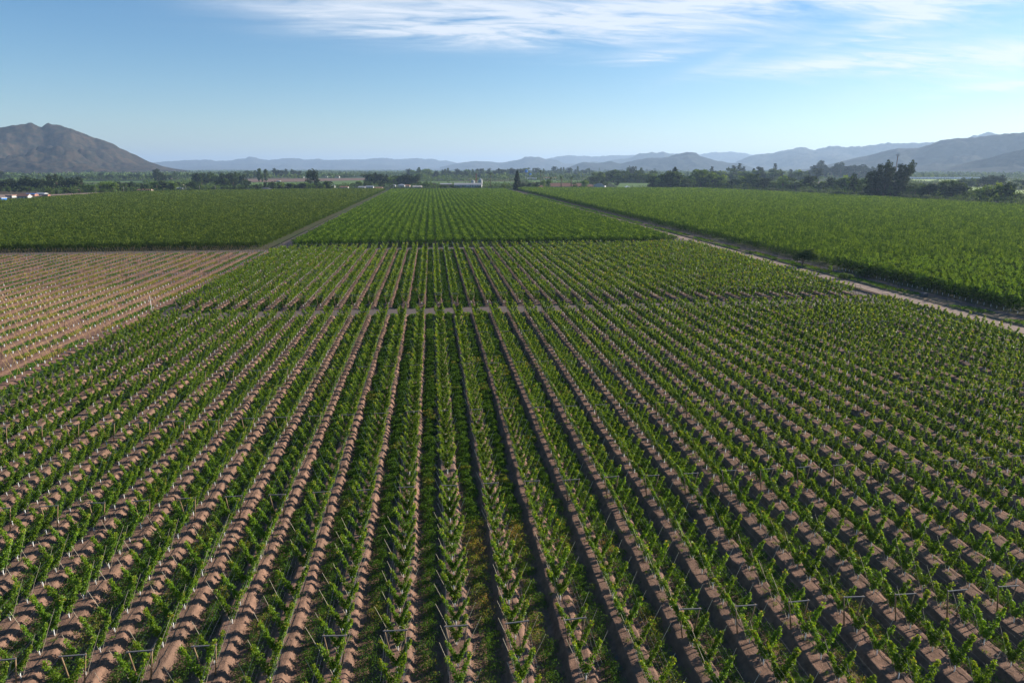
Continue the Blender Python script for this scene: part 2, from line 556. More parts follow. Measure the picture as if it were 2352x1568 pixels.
def vnoise(X, Y, s, seed=0):
    """smooth value noise"""
    r = np.random.default_rng(seed)
    T = r.random((256, 256))
    x, y = X / s, Y / s
    xi, yi = np.floor(x).astype(int), np.floor(y).astype(int)
    fx, fy = x - xi, y - yi
    fx, fy = fx * fx * (3 - 2 * fx), fy * fy * (3 - 2 * fy)
    g = lambda a, b: T[a % 256, b % 256]
    return (g(xi, yi) * (1 - fx) * (1 - fy) + g(xi + 1, yi) * fx * (1 - fy) + g(xi, yi + 1) * (1 - fx) * fy + g(xi + 1, yi + 1) * fx * fy)


def ridge_h(X, Y, x0, sx, y0, y1, mh, lo, hi):
    k = np.clip(np.round((X - x0) / sx), lo, hi)
    u = np.abs(X - x0 - k * sx) + .22 * (vnoise(X, Y, .9, 3) - .5) + .16 * (vnoise(X, Y, 3.5, 4) - .5)
    t = np.clip((1.14 - u) / .48, 0, 1)
    h = mh * t * t * (3 - 2 * t)
    h += .09 * (vnoise(X, Y, 1.3, 1) - .5) + .08 * (vnoise(X, Y, .45, 2) - .5)
    e = np.clip(np.minimum(Y - y0, y1 - Y) / 1.2, 0, 1)
    return .055 + h * e


offs = np.array([-1.75, -1.3, -1.1, -1.0, -.9, -.8, -.7, -.6, -.35, 0, .35, .6, .7, .8, .9, 1.0, 1.1, 1.3, 1.75, 2.0])
xsA = np.unique(np.concatenate([[rowx[i] + o for i in RI for o in offs], [rowx[-15] - 2.2]]))
A1 = (22.0, 153.8)
A2 = (162.0, 283.0)
for nm, (a, b_), ys in (('orchard_ground', A1, np.concatenate([np.arange(22, 90, .36), np.arange(90, 154.7, .7)])),
                        ('orchard_ground', A2, np.arange(162, 283.1, 1.0))):
    grid(nm, xsA, ys, lambda X, Y, a=a, b=b_: ridge_h(X, Y, X0, SX, a, b, MH, -15, 27), 'soil')
EX0, ESX = -66.2, 4.55
xsE = np.unique(np.concatenate([[EX0 - ESX * k + o for k in range(0, 46) for o in (-1.9, -1.3, -1.0, -.7, -.3, 0, .3, .7, 1.0, 1.3, 1.9)]]))
grid('bare_field', xsE, np.arange(60, 283.1, 1.0), lambda X, Y: ridge_h(X, Y, EX0, -ESX, 50, 283, .22, 0, 60), 'soil_bare')

# lanes and road as sheets over the valley floor
Z1, Z2, Z3 = .012, .026, .040
sheet('lane', [(-64.0, 40), (rowx[-15] - 2.3, 40), (rowx[-15] - 2.3, 293), (-64.0, 293)], Z2, 'lane')
sheet('lane', [(-67.2, 292.6), (rowx[-15] - 1.6, 292.6), (rowx[-15] - 1.6, 1062), (-67.2, 1062)], .052, 'lane')
sheet('lane', [(-275, 283.2), (118, 283.2), (118, 292.5), (-275, 292.5)], Z3, 'lane')
sheet('lane', [(rowx[-15] - 2.3, 154.8), (118, 154.8), (118, 161.8), (rowx[-15] - 2.3, 161.8)], Z3, 'lane')
sheet('lane', [(rowx[-15] - 2.3, 20), (117.5, 20), (117.5, 1060), (rowx[-15] - 2.3, 1060)], Z1, 'lane')
road_pts_l = [(117.7, 20), (118.1, 150), (117.5, 280), (118.0, 500), (117.8, 1010), (120, 1060)]
sheet('dirt_road', road_pts_l + [(125.0, 1060), (122.4, 1010), (122.5, 500), (122.2, 280), (122.6, 150), (122.4, 20)], .055, 'road')
sheet('verge_ground', [(122.7, 20), (131.5, 20), (131.5, 1050), (122.7, 1050)], .034, 'verge')
sheet('lane', [(129.0, 20), (132.0, 20), (132.0, 1030), (129.0, 1030)], .046, 'lane')
# soil under the three grown blocks
DB = [P(1206, 436), P(1400, 436.5), P(1608, 437), P(1779, 446), P(2010, 459), P(2190, 471), P(2352, 482), P(2620, 500)]
CB = [P(-330, 480), P(0, 468), P(256, 448), P(402, 443), P(600, 440.5), P(868, 438)]
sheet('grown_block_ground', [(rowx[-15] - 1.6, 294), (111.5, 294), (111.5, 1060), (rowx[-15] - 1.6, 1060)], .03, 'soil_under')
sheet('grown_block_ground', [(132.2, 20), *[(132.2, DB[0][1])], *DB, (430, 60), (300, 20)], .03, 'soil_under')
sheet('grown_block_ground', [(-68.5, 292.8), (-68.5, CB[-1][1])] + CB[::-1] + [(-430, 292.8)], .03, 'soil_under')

# low berm beside the road, on the orchard side
mb = MB()
ys = np.arange(20, 1000, 4.0)
for a in range(len(ys) - 1):
    pass
grid('berm', np.array([114.6, 115.2, 115.7, 116.2, 116.8]), np.arange(20, 292, 2.0),
     lambda X, Y: .05 + .55 * np.clip(1 - np.abs(X - 115.7) / 1.05, 0, 1) * (.8 + .4 * vnoise(X, Y, 5, 9)), 'soil')
grid('bank', np.array([122.75, 123.3, 123.8, 124.4, 125.2]), np.arange(20, 1000, 3.0),
     lambda X, Y: .06 + .45 * np.clip(1 - np.abs(X - 123.9) / 1.1, 0, 1) * (.7 + .6 * vnoise(X, Y, 6, 10)), 'verge')

# ------------------------------------------------------------------ young orchard (V-trained trees)
tree_pos = []        # (x, y, row, z depth)
for (a, b_) in (A1, A2):
    ys0 = np.arange(math.ceil((a + 1 - 39.5) / BAY) * BAY + 39.5 - BAY, b_ - .4, BAY)
    for y0 in ys0:
        for k in range(10):
            y = y0 + TX * (k + .5)
            if y < a + .6 or y > b_ - .6: continue
            for i in RI:
                tree_pos.append((rowx[i] + random.uniform(-.05, .05), y + random.uniform(-.12, .12), i))
tree_pos = np.array(tree_pos)
keep = in_view(tree_pos[:, 0], tree_pos[:, 1], 1.5, mx=130, mb=160, mr=330)
tree_pos = tree_pos[keep]
missing = rng.random(len(tree_pos)) < .022
tree_pos = tree_pos[~missing]
px, py, zc = proj(tree_pos[:, 0], tree_pos[:, 1], 1.4)
inside = (px > 0) & (px < 2352) & (py < 1568)
order = np.argsort(zc + np.where(inside, 0, 1e5))
near_idx = order[:300]
near_set = set(near_idx.tolist())


def young_tree_meshes(seed, n, size):
    r = np.random.default_rng(seed)
    sp_, h_ = r.uniform(.80, 1.0), r.uniform(2.50, 2.95)
    c, t = v_tree_centres(n, r, spread=sp_, h=h_, rad=r.uniform(.23, .31))
    V, F = leaves(c, size * r.uniform(.75, 1.25, n), .68, .1, r)
    var = np.clip(r.random(n) * .62 + .30 * t ** 3 + .02, 0, 1)
    tip = (t > .90) & (r.random(n) < .35); var[tip] = r.uniform(.85, 1, tip.sum())
    crown = np_mesh('crown', V, F, var=var)
    crown.materials.append(MT['leaf_young'])
    tr = MB()
    j = r.uniform(-.03, .03, 4)
    tr.tube([(0, 0, -.05), (j[0], j[1], .25), (j[2] * .5, j[3] * .5, .52)], [.042, .034, .030], 7)
    tr.tube([(0, 0, .44), (-.10, 0, .60)], [.026, .020], 6)
    tr.tube([(0, 0, .44), (.10, 0, .60)], [.026, .020], 6)
    li = MB()
    for s in (-1, 1):
        li.tube([(.10 * s, 0, .60), (sp_ * .5 * s, r.uniform(-.04, .04), (h_ + .5) / 2), (sp_ * .95 * s, 0, h_ - .1)], [.020, .014, .006], 5)
    tm, lm = tr.mesh('trunk', True), li.mesh('limbs', True)
    tm.materials.append(MT['white_paint']); lm.materials.append(MT['bark'])
    return tm, lm, crown


protos = [young_tree_meshes(100 + k, int(1050 * (1 + .35 * math.sin(k * 2.1))), .155) for k in range(12)]
rank = {}
cnt = {}
for i in sorted(near_set, key=lambda i: tree_pos[i][1]):
    r_ = int(tree_pos[i][2]); cnt[r_] = cnt.get(r_, 0) + 1; rank[i] = cnt[r_]
for n_, i in enumerate(sorted(near_set)):
    x, y, r_ = tree_pos[i]
    tm, lm, cm = protos[random.randrange(12)]
    rz = random.choice((0, math.pi)) + random.uniform(-.12, .12)
    s = random.uniform(.82, 1.10)
    e = empty('fruit_tree', (x, y, .05 + MH), rz, s)
    tag(e, f"white-trunked V-shaped fruit tree, {ordn(rank[i])} up in {rowname(int(r_))}", 'fruit tree', 'young V-shaped fruit trees of the near block')
    obj('trunk', tm, None, e); obj('limb', lm, None, e); obj('crown', cm, None, e)

# the remaining young trees: one mass of leaves and trunks
far_idx = order[300:]
Vs, Fs, Ms, vs = [], [], [], []
fo = 0
for i in far_idx:
    x, y, r_ = tree_pos[i]
    z = zc[i]
    size = max(.15, z * .0021)
    area = 7.4 * random.uniform(.7, 1.2)
    n = int(area / (size * size * .34) )
    n = max(34, min(900, n))
    asp = .68
    if z > 120: asp = .85
    c, t = v_tree_centres(n, rng, spread=random.uniform(.72, .95), h=random.uniform(2.35, 2.85), rad=random.uniform(.24, .31) * (1 + min(.25, z / 900)))
    sc_ = random.uniform(.80, 1.1)
    c *= sc_
    V, F = leaves(c, size * rng.uniform(.75, 1.25, n), asp, .15)
    var = np.clip(rng.random(n) * .62 + .30 * t ** 3 + .02, 0, 1)
    tip = (t > .90) & (rng.random(n) < .3); var[tip] = rng.uniform(.85, 1, tip.sum())
    V = V + np.array([x, y, .05 + MH])
    Vs.append(V); Fs.append(F + fo); fo += len(V); Ms.append(np.zeros(n, int)); vs.append(var)
    # trunk: a three-sided post, white
    w = .045 + z * .00008
    tb = np.array([(w * math.cos(a), w * math.sin(a), zz) for zz in (-.05, .60) for a in (0, 2.1, 4.2)]) + np.array([x, y, .05 + MH])
    Vs.append(tb)
    Fs.append(np.array([(0, 1, 4, 3), (1, 2, 5, 4), (2, 0, 3, 5)]) + fo); fo += 6
    Ms.append(np.ones(3, int)); vs.append(np.zeros(3))
o = obj('young_fruit_trees', np_mesh('young_fruit_trees', np.concatenate(Vs), np.concatenate(Fs), np.concatenate(Ms), np.concatenate(vs)),
        [MT['leaf_young'], MT['white_paint']])
tag(o, 'white-trunked V-shaped young fruit trees in rows beyond the nearest ones', 'fruit trees', kind='stuff')


# ------------------------------------------------------------------ bamboo stakes along each arm
def stake_mesh(seed, L_=3.3, w=.014, m='bamboo'):
    r = random.Random(seed)
    b = MB()
    s = .36 + r.uniform(-.05, .05)
    ext = L_ + r.uniform(-.35, .45)
    b.tube([(.03, 0, -.02), (s * ext * .5, r.uniform(-.02, .02), ext * .5), (s * ext, r.uniform(-.04, .04), ext * .97)], [w, w * .9, w * .7], 4)
    me = b.mesh('bamboo_stake'); me.materials.append(MT[m])
    return me


stakes = [stake_mesh(k) for k in range(6)]
for i in order[:150]:
    x, y, r_ = tree_pos[i]
    for sd in (-1, 1):
        o = obj('bamboo_stake', random.choice(stakes), None, None, (x + .03 * sd, y + .10, .05 + MH), 0 if sd > 0 else math.pi, random.uniform(.9, 1.04))
        tag(o, f"thin {'left' if sd < 0 else 'right'} cane on tree {rank[i]} up, {rowname(int(r_))}", 'stake', 'bamboo canes tied to the young fruit trees')


def many_tubes(name, segs, wid, m, label, cat):
    """segs: (n,2,3) straight pieces, wid (n,) half width; three-sided"""
    segs = np.asarray(segs, float); n = len(segs); wid = np.broadcast_to(wid, (n,))
    d = segs[:, 1] - segs[:, 0]; d /= np.linalg.norm(d, axis=1)[:, None]
    ref = np.where(np.abs(d[:, 2:3]) > .8, np.array([[1.0, 0, 0]]), np.array([[0, 0, 1.0]]))
    a = np.cross(d, ref); a /= np.linalg.norm(a, axis=1)[:, None]; b = np.cross(d, a)
    V = np.empty((n, 6, 3))
    for k, th in enumerate((0, 2.094, 4.189)):
        o_ = (a * math.cos(th) + b * math.sin(th)) * wid[:, None]
        V[:, k] = segs[:, 0] + o_; V[:, k + 3] = segs[:, 1] + o_
    base = (np.arange(n) * 6)[:, None]
    F = np.concatenate([base + np.array([[0, 1, 4, 3]]), base + np.array([[1, 2, 5, 4]]), base + np.array([[2, 0, 3, 5]])])
    o = obj(name, np_mesh(name, V.reshape(-1, 3), F), MT[m])
    return tag(o, label, cat, kind='stuff')


S, W = [], []
for i in order[150:]:
    x, y, r_ = tree_pos[i]
    z = zc[i]
    if z > 300: continue
    for sd in (-1, 1):
        if random.random() < .15: continue
        L_ = 3.25 + random.uniform(-.5, .45); s = (.36 + random.uniform(-.06, .06)) * sd
        S.append([(x, y + .1, .45), (x + s * L_, y + .1 + random.uniform(-.06, .06), .5 + L_ * .97)]); W.append(.012 + z * .00006)
many_tubes('bamboo_stakes', S, np.array(W), 'bamboo', 'thin bamboo canes tied to the farther young fruit trees', 'stakes')

# ------------------------------------------------------------------ trellis frames
fr_pos = []
for k in range(-1, 13):
    y = 39.5 + BAY * k
    if (A1[1] - 1 < y < A2[0] + 1) or y > A2[1] - 2: continue
    for i in RI: fr_pos.append((rowx[i], y, i))
for i in RI:
    fr_pos.append((rowx[i], A1[1] - 1.6, i)); fr_pos.append((rowx[i], A2[0] + 1.4, i)); fr_pos.append((rowx[i], A2[1] - 1.4, i))
fr_pos = np.array(fr_pos)
fr_pos = fr_pos[in_view(fr_pos[:, 0], fr_pos[:, 1], 2.5, mx=60, mb=60, mr=200)]
fr_pos = fr_pos[rng.random(len(fr_pos)) > .03]
fz = proj(fr_pos[:, 0], fr_pos[:, 1], 2.)[2]
fo_ = np.argsort(fz)


def frame_proto():
    e = empty('trellis', (0, 0, 0))
    me = MB(); me.tube([(0, 0, -.1), (0, 0, 2.42)], [.052, .046], 8)
    pm = me.mesh('post', True)
    for s in (-1, 1):
        p = obj('post', pm, MT['wood_post'], e, (.36 * s, 0, .0)); p.rotation_euler = (0, R(8.5) * s, 0)
    cb = MB(); cb.box(-.80, .80, -.04, .04, 2.34, 2.405)
    obj('crossbar', cb.mesh('crossbar'), MT['wood_grey'], e, (0, -.095, 0))
    return e


fp = frame_proto()
big = MB()
for s in (-1, 1): big.tube([(.36 * s, 0, -.1), ((.36 + 2.42 * .149) * s, 0, 2.38)], .05, 5, 0)
big.box(-.80, .80, -.05, .05, 2.36, 2.44, 1)
small_frame = big.mesh('trellis')
small_frame.materials.append(MT['wood_post']); small_frame.materials.append(MT['wood_grey'])
fcnt = {}
for n_, i in enumerate(fo_[:300]):
    x, y, r_ = fr_pos[i]
    fcnt[int(r_)] = fcnt.get(int(r_), 0) + 1
    if n_ < 140:
        e = fp if n_ == 0 else copy_tree(fp)
    else:
        e = obj('trellis', small_frame)
    e.location = (x, y, MH + .03 - random.uniform(0, .1))
    e.rotation_euler = (random.uniform(-.03, .03), random.uniform(-.035, .035), random.uniform(-.08, .08))
    tag(e, f"wooden trellis frame with crossbar, {ordn(fcnt[int(r_)])} up in {rowname(int(r_))}", 'trellis frame', 'trellis frames standing over the fruit tree rows')
S, W = [], []
S2, W2 = [], []
for i in fo_[300:]:
    x, y, r_ = fr_pos[i]; z = fz[i]; h0 = MH + .05
    for s in (-1, 1):
        S.append([(x + .36 * s, y, h0), (x + .72 * s, y, h0 + 2.38)]); W.append(.05)
    S2.append([(x - .8, y, h0 + 2.4), (x + .8, y, h0 + 2.4)]); W2.append(.05)
FAR = (S, W, S2, W2)

# wires and drip hose of each row
for bi, (a, b_) in enumerate((A1, A2)):
    for i in RI:
        x = rowx[i]
        ys_ = np.arange(a + 1, b_, 3.0)
        pxx, pyy, _ = proj(np.full_like(ys_, x), ys_, 1.5)
        ok = (pxx > -60) & (pxx < 2600) & (pyy < 1640)
        if ok.sum() < 3: continue
        ya, yb = ys_[ok][0], b_ - 1.2
        e = empty('trellis_wires', (x, ya, MH + .05))
        tag(e, f"thin steel wires strung along {rowname(i)}, {'near' if bi == 0 else 'second'} block", 'wires', 'trellis wires of the young rows')
        for s in (-1, 1):
            for h_ in ((1.15, 1.75, 2.30) if bi == 0 else (2.30,)):
                w = MB()
                w.tube([((.36 + .149 * h_) * s, 0, h_), ((.36 + .149 * h_) * s, yb - ya, h_)], .003 if bi == 0 else .006, 3)
                obj('wire', w.mesh('wire'), MT['wire'], e)
        if bi == 0:
            h = MB()
            yy = np.arange(ya, yb, 2.6)
            h.tube([(x + .34 + random.uniform(-.05, .05), y, .05 + MH + .03) for y in yy], .016, 4)
            o = obj('drip_hose', h.mesh('drip_hose'), MT['hose'])
            tag(o, f"black drip hose lying beside {rowname(i)}", 'hose', 'drip hoses along the rows')

# ------------------------------------------------------------------ weeds between the rows
cs, sz, va = [], [], []
for (a, b_) in (A1, A2):
    for i in range(-16, 28):
        xc = X0 + SX * (i + (.5 if i < 3 else .46))
        if i == -16: continue
        ys_ = np.arange(a, b_, .33)
        ys_ = ys_ + rng.uniform(-.15, .15, len(ys_))
        xs_ = xc + rng.normal(0, .34, len(ys_))
        ok = in_view(xs_, ys_, 0, 60, 40, 90)
        xs_, ys_ = xs_[ok], ys_[ok]
        if not len(xs_): continue
        dens = vnoise(xs_ + 50, ys_, 7, 21) * .6 + vnoise(xs_, ys_, 2.2, 22) * .5
        dens += .30 if i < 6 else .22
        z_ = proj(xs_, ys_, 0)[2]
        for x, y, d_, z in zip(xs_, ys_, dens, z_):
            if d_ < .42: continue
            s = max(.095, z * .0020)
            hgt = .18 + .42 * min(1, d_) * random.uniform(.5, 1.2)
            n = int(min(150, 1.9 * (.5 + d_) / (s * s * .5)))
            n = max(n, 3)
            rad = .46 * (.6 + .7 * d_)
            p = rng.normal(0, rad * .62, (n, 3)); p[:, 2] = rng.random(n) ** .8 * hgt * np.clip(1.15 - (p[:, 0] ** 2 + p[:, 1] ** 2) / (rad * rad * 1.6), .15, 1)
            cs.append(p + np.array([x, y, .07])); sz.append(np.full(n, s))
            dry = .0
            yel = vnoise(np.array([x * 1.0]), np.array([y]), 3.5, 31)[0]
            if 0 <= i <= 3 and y < 62: dry = .38 * max(0, yel - .42) * 2.0
            elif yel > .80: dry = .25
            va.append(np.clip(rng.random(n) * .5 + dry + rng.random(n) * dry, 0, 1))
for (a, b_) in (A1, A2):      # stray tufts on the mounds
    for i in RI:
        ys_ = np.arange(a, b_, .8) + rng.uniform(-.4, .4, len(np.arange(a, b_, .8))); xs_ = rowx[i] + rng.normal(0, .55, len(ys_))
        ok = in_view(xs_, ys_, 0, 30, 20) & (vnoise(xs_, ys_, 5, 88) + rng.random(len(ys_)) * .5 > .85)
        xs_, ys_ = xs_[ok], ys_[ok]; z_ = proj(xs_, ys_, 0)[2]
        for x, y, z in zip(xs_, ys_, z_):
            s = max(.08, z * .0017); n = max(2, int(.16 / (s * s * .5)))
            p = rng.normal(0, .13, (n, 3)); p[:, 2] = rng.random(n) * .16
            hh = MH * (1 if abs(x - (X0 + SX * i)) < .65 else .45)
            cs.append(p + np.array([x, y, .06 + hh])); sz.append(np.full(n, s)); va.append(rng.random(n) * .8)
cs, sz, va = np.concatenate(cs), np.concatenate(sz), np.concatenate(va)
V, F = leaves(cs, sz * rng.uniform(.7, 1.4, len(cs)), .55, .35)
tag(obj('weeds', np_mesh('weeds', V, F, var=va), MT['leaf_weed']), 'green weeds growing in the hollows between the fruit tree rows', 'weeds', kind='stuff')

# ------------------------------------------------------------------ bare field with tree guards, canes and frames
g_pos = []
for k in range(0, 46):
    for y in np.arange(62 + (k % 3) * .5, 281.5, 2.15):
        g_pos.append((EX0 - ESX * k + random.uniform(-.05, .05), y + random.uniform(-.12, .12), k))
g_pos = np.array(g_pos)
g_pos = g_pos[in_view(g_pos[:, 0], g_pos[:, 1], .5, 100, 20)]
gx, gy, gz = proj(g_pos[:, 0], g_pos[:, 1], .5)
go = np.argsort(gz + np.where((gx > 0) & (gy < 1568), 0, 1e5))
gm = []
for k in range(3):
    b = MB(); b.tube([(0, 0, -.03), (random.uniform(-.02, .02), 0, .46)], [.06, .07], 8, 0)
    me = b.mesh('tree_guard'); me.materials.append(MT['guard']); gm.append(me)
gc = {}
for i in go[:300]:
    x, y, k = g_pos[i]; k = int(k); gc[k] = gc.get(k, 0) + 1
    o = obj('tree_guard', gm[i % 3], None, None, (x, y, .25), random.uniform(0, 6), random.uniform(.85, 1.15))
    o.rotation_euler = (random.uniform(-.08, .08), random.uniform(-.08, .08), random.uniform(0, 6))
    tag(o, f"white tree guard on bare soil, {ordn(gc[k])} up in {ordn(k + 1)} row left of the lane", 'tree guard', 'white tree guards in the bare field')
S, W = [], []
for i in go[300:]:
    x, y, k = g_pos[i]
    if random.random() < .2: continue
    S.append([(x, y, .2), (x + random.uniform(-.03, .03), y, .78 * random.uniform(.8, 1.1))]); W.append(.075 + gz[i] * .00025)
many_tubes('tree_guards', S, np.array(W), 'guard', 'small white tree guards in rows across the farther bare field', 'tree guards')
cane_l = [stake_mesh(20 + k, 3.4, .024, 'bamboo_yellow') for k in range(5)]
S, W, nC = [], [], 0
ccnt = {}
for i in go:
    x, y, k = g_pos[i]; k = int(k)
    ccnt[k] = ccnt.get(k, 0) + 1
    for sd in (-1, 1):
        if random.random() < .12: continue
        if nC < 300:
            nC += 1
            o = obj('bamboo_cane', random.choice(cane_l), None, None, (x + .1 * sd, y + .1, .22), 0 if sd > 0 else math.pi)
            tag(o, f"yellow {'left' if sd < 0 else 'right'} cane at guard {ccnt[k]} up, {ordn(k + 1)} row left of the lane", 'cane', 'yellow canes standing in the bare field')
        else:
            L_ = 3.2 + random.uniform(-.4, .5); s = (.36 + random.uniform(-.06, .06)) * sd
            S.append([(x, y + .1, .2), (x + s * L_, y + .1 + random.uniform(-.06, .06), .25 + L_ * .97)]); W.append(.018 + gz[i] * .00008)
many_tubes('bamboo_canes', S, np.array(W), 'bamboo_yellow', 'thin yellow canes leaning in rows over the farther bare field', 'canes')
S, W, S2, W2 = FAR
for k in range(0, 46):
    for y in list(np.arange(60.5, 280, BAY)) + [281.0]:
        x = EX0 - ESX * k
        if not in_view(x, y, 1.5, 30, 0): continue
        for s in (-1, 1):
            S.append([(x + .36 * s, y, .2), (x + .74 * s, y, 2.7)]); W.append(.05)
        S2.append([(x - .85, y, 2.68), (x + .85, y, 2.68)]); W2.append(.045)
# end posts of the mature blocks seen behind the path
many_tubes('trellis_posts', S, np.array(W), 'wood_post', 'slanting wooden trellis posts of the farther frames and the bare field', 'posts')
many_tubes('trellis_crossbars', S2, np.array(W2), 'wood_grey', 'grey crossbars of the farther trellis frames', 'crossbars')
# green strips and straw of the bare field
cs, sz, va = [], [], []
for k in range(-1, 46):
    xc = EX0 - ESX * (k + .5)
    ys_ = np.arange(60, 283, .45); xs_ = xc + .55 + rng.normal(0, .42, len(ys_))
    ok = in_view(xs_, ys_, 0, 40, 10)
    if k < 0: xs_ = xs_ - .4
    xs_, ys_ = xs_[ok], ys_[ok]
    if not len(xs_): continue
    d_ = vnoise(xs_, ys_, 6, 41); y_ = vnoise(xs_, ys_, 9, 42)
    z_ = proj(xs_, ys_, 0)[2]
    for x, y, dd, yy, z in zip(xs_, ys_, d_, y_, z_):
        if dd < .22: continue
        s = z * .0022; n = max(4, int(min(70, 2.0 / (s * s * .5))))
        p = rng.normal(0, .30, (n, 3)); p[:, 2] = rng.random(n) * .16
        cs.append(p + np.array([x, y, .09])); sz.append(np.full(n, s))
        va.append(np.clip(rng.random(n) * .5 + (.45 if yy > .52 else 0) + rng.random(n) * .1, 0, 1))
cs, sz, va = np.concatenate(cs), np.concatenate(sz), np.concatenate(va)
V, F = leaves(cs, sz * rng.uniform(.7, 1.3, len(cs)), .6, .1)
tag(obj('grass_strips', np_mesh('grass_strips', V, F, var=va), MT['leaf_weed']), 'green and straw-coloured grass strips between the guard rows', 'grass', kind='stuff')

# ------------------------------------------------------------------ grown blocks
def in_poly(X, Y, poly):
    inside = np.zeros(len(X), bool)
    n = len(poly)
    for i in range(n):
        x1, y1 = poly[i]; x2, y2 = poly[(i + 1) % n]
        c = ((y1 > Y) != (y2 > Y)) & (X < (x2 - x1) * (Y - y1) / (y2 - y1 + 1e-12) + x1)
        inside ^= c
    return inside


polyD = [(133.2, 60), (133.2, DB[0][1])] + DB + [(420, 60)]
polyC = [(-68.6, 294.5), (-68.6, CB[-1][1])] + CB[::-1] + [(-430, 294.5)]
polyB = [(-57.6, 294.5), (109.5, 294.5), (109.5, 1058), (-57.6, 1058)]
BLOCKS = {'B': (polyB, 0, 'leaf_mature', 3.7, 'middle'), 'C': (polyC, 1, 'leaf_shade', 3.6, 'left'), 'D': (polyD, 2, 'leaf_bright', 3.9, 'right')}


def grown_centres(n, r, h, w=1.0, shoots=.35, tall=1.25):
    """grown tree: full lower crown, a V of arms and upright shoots above"""
    c = r.normal(0, 1, (n, 3)) * np.array([.62 * w, .42, 1])
    t = r.random(n)
    side = np.where(r.random(n) < .5, -1.0, 1.0)
    c[:, 2] = .7 + (h - .7) * t ** .8
    c[:, 0] = side * (.30 + .62 * t) * w + r.normal(0, .46, n)
    sh = r.random(n) < shoots
    m = sh.sum()
    k = 5
    kx, ky, kh = r.uniform(-.9, .9, k), r.uniform(-.8, .8, k), r.uniform(.3, tall, k)
    q = r.integers(0, k, m)
    c[sh, 0] = kx[q] + r.normal(0, .10, m); c[sh, 1] = ky[q] + r.normal(0, .10, m); c[sh, 2] = h * .82 + r.random(m) * kh[q]
    return c, sh


all_t = []
for key, (poly, code, mname, h, word) in BLOCKS.items():
    xs_ = np.array([p[0] for p in poly]); ys_ = np.array([p[1] for p in poly])
    gx_ = np.arange(xs_.min() + .4, xs_.max(), 4.0); gy_ = np.arange(ys_.min(), ys_.max(), 2.0)
    X, Y = np.meshgrid(gx_, gy_); row = np.broadcast_to(np.arange(len(gx_)), X.shape)
    X, Y, row = X.ravel(), Y.ravel(), row.ravel()
    ok = in_poly(X, Y, poly) & in_view(X, Y, 3, 70, 0, 90)
    if code == 1: ok &= ~((Y > 676) & (Y < 684))
    X, Y, row = X[ok], Y[ok], row[ok]
    z = proj(X, Y, 2)[2]
    all_t.append(np.stack([X, Y, np.full(len(X), code), z, row], 1))
all_t = np.concatenate(all_t)
print('grown trees', len(all_t))
pxg, pyg, _ = proj(all_t[:, 0], all_t[:, 1], 2)
og = np.argsort(all_t[:, 3] + np.where((pxg > 0) & (pxg < 2352), 0, 1e5))
gpro = {}
for code, mname, h in ((0, 'leaf_mature', 3.7), (1, 'leaf_shade', 3.6), (2, 'leaf_bright', 3.9)):
    L_ = []
    for k in range(5):
        r = np.random.default_rng(500 + code * 10 + k)
        n = 330
        c, sh = grown_centres(n, r, h, tall=1.25 if code < 2 else 1.9, shoots=.35 if code < 2 else .45)
        size = np.where(sh, .55, .46) * r.uniform(.7, 1.3, n); asp = np.where(sh, .34, .75)
        V, F = leaves(c, size, asp, 0.15, r)
        var = np.where(sh, r.uniform(.6, 1, n), r.uniform(0, .5, n))  # light shoots over darker crown: bright tops and shaded gaps put into colour
        crown = np_mesh('crown', V, F, var=var); crown.materials.append(MT[mname])
        tr = MB(); tr.tube([(0, 0, -.05), (0, 0, .65)], [.06, .05], 6)
        tm = tr.mesh('trunk'); tm.materials.append(MT['white_paint'])
        L_.append((tm, crown))
    gpro[code] = L_
words = {0: 'middle', 1: 'left', 2: 'right'}
gcn = {}
first_row = {}
for i in og[:300]:
    k = (int(all_t[i][2]), int(all_t[i][4])); first_row.setdefault(k[0], set()).add(k[1])
rowrank = {c: {r_: n_ + 1 for n_, r_ in enumerate(sorted(s, reverse=(c == 1)))} for c, s in first_row.items()}
for i in og[:300]:
    x, y, code, z, row = all_t[i]; code = int(code); row = int(row)
    k = (code, row); gcn[k] = gcn.get(k, 0) + 1
    tm, cm = random.choice(gpro[code])
    e = empty('grown_fruit_tree', (x + random.uniform(-.1, .1), y, .03), random.choice((0, math.pi)) + random.uniform(-.1, .1), random.uniform(.92, 1.08))
    obj('trunk', tm, None, e); obj('crown', cm, None, e)
    edge = {0: 'from its left side', 1: 'from the lane', 2: 'from the road'}[code]
    tag(e, f"leafy fruit tree of the dense {words[code]} block, {ordn(gcn[k])} back in {ordn(rowrank[code][row])} row {edge}", 'fruit tree', f'grown fruit trees of the dense {words[code]} block')
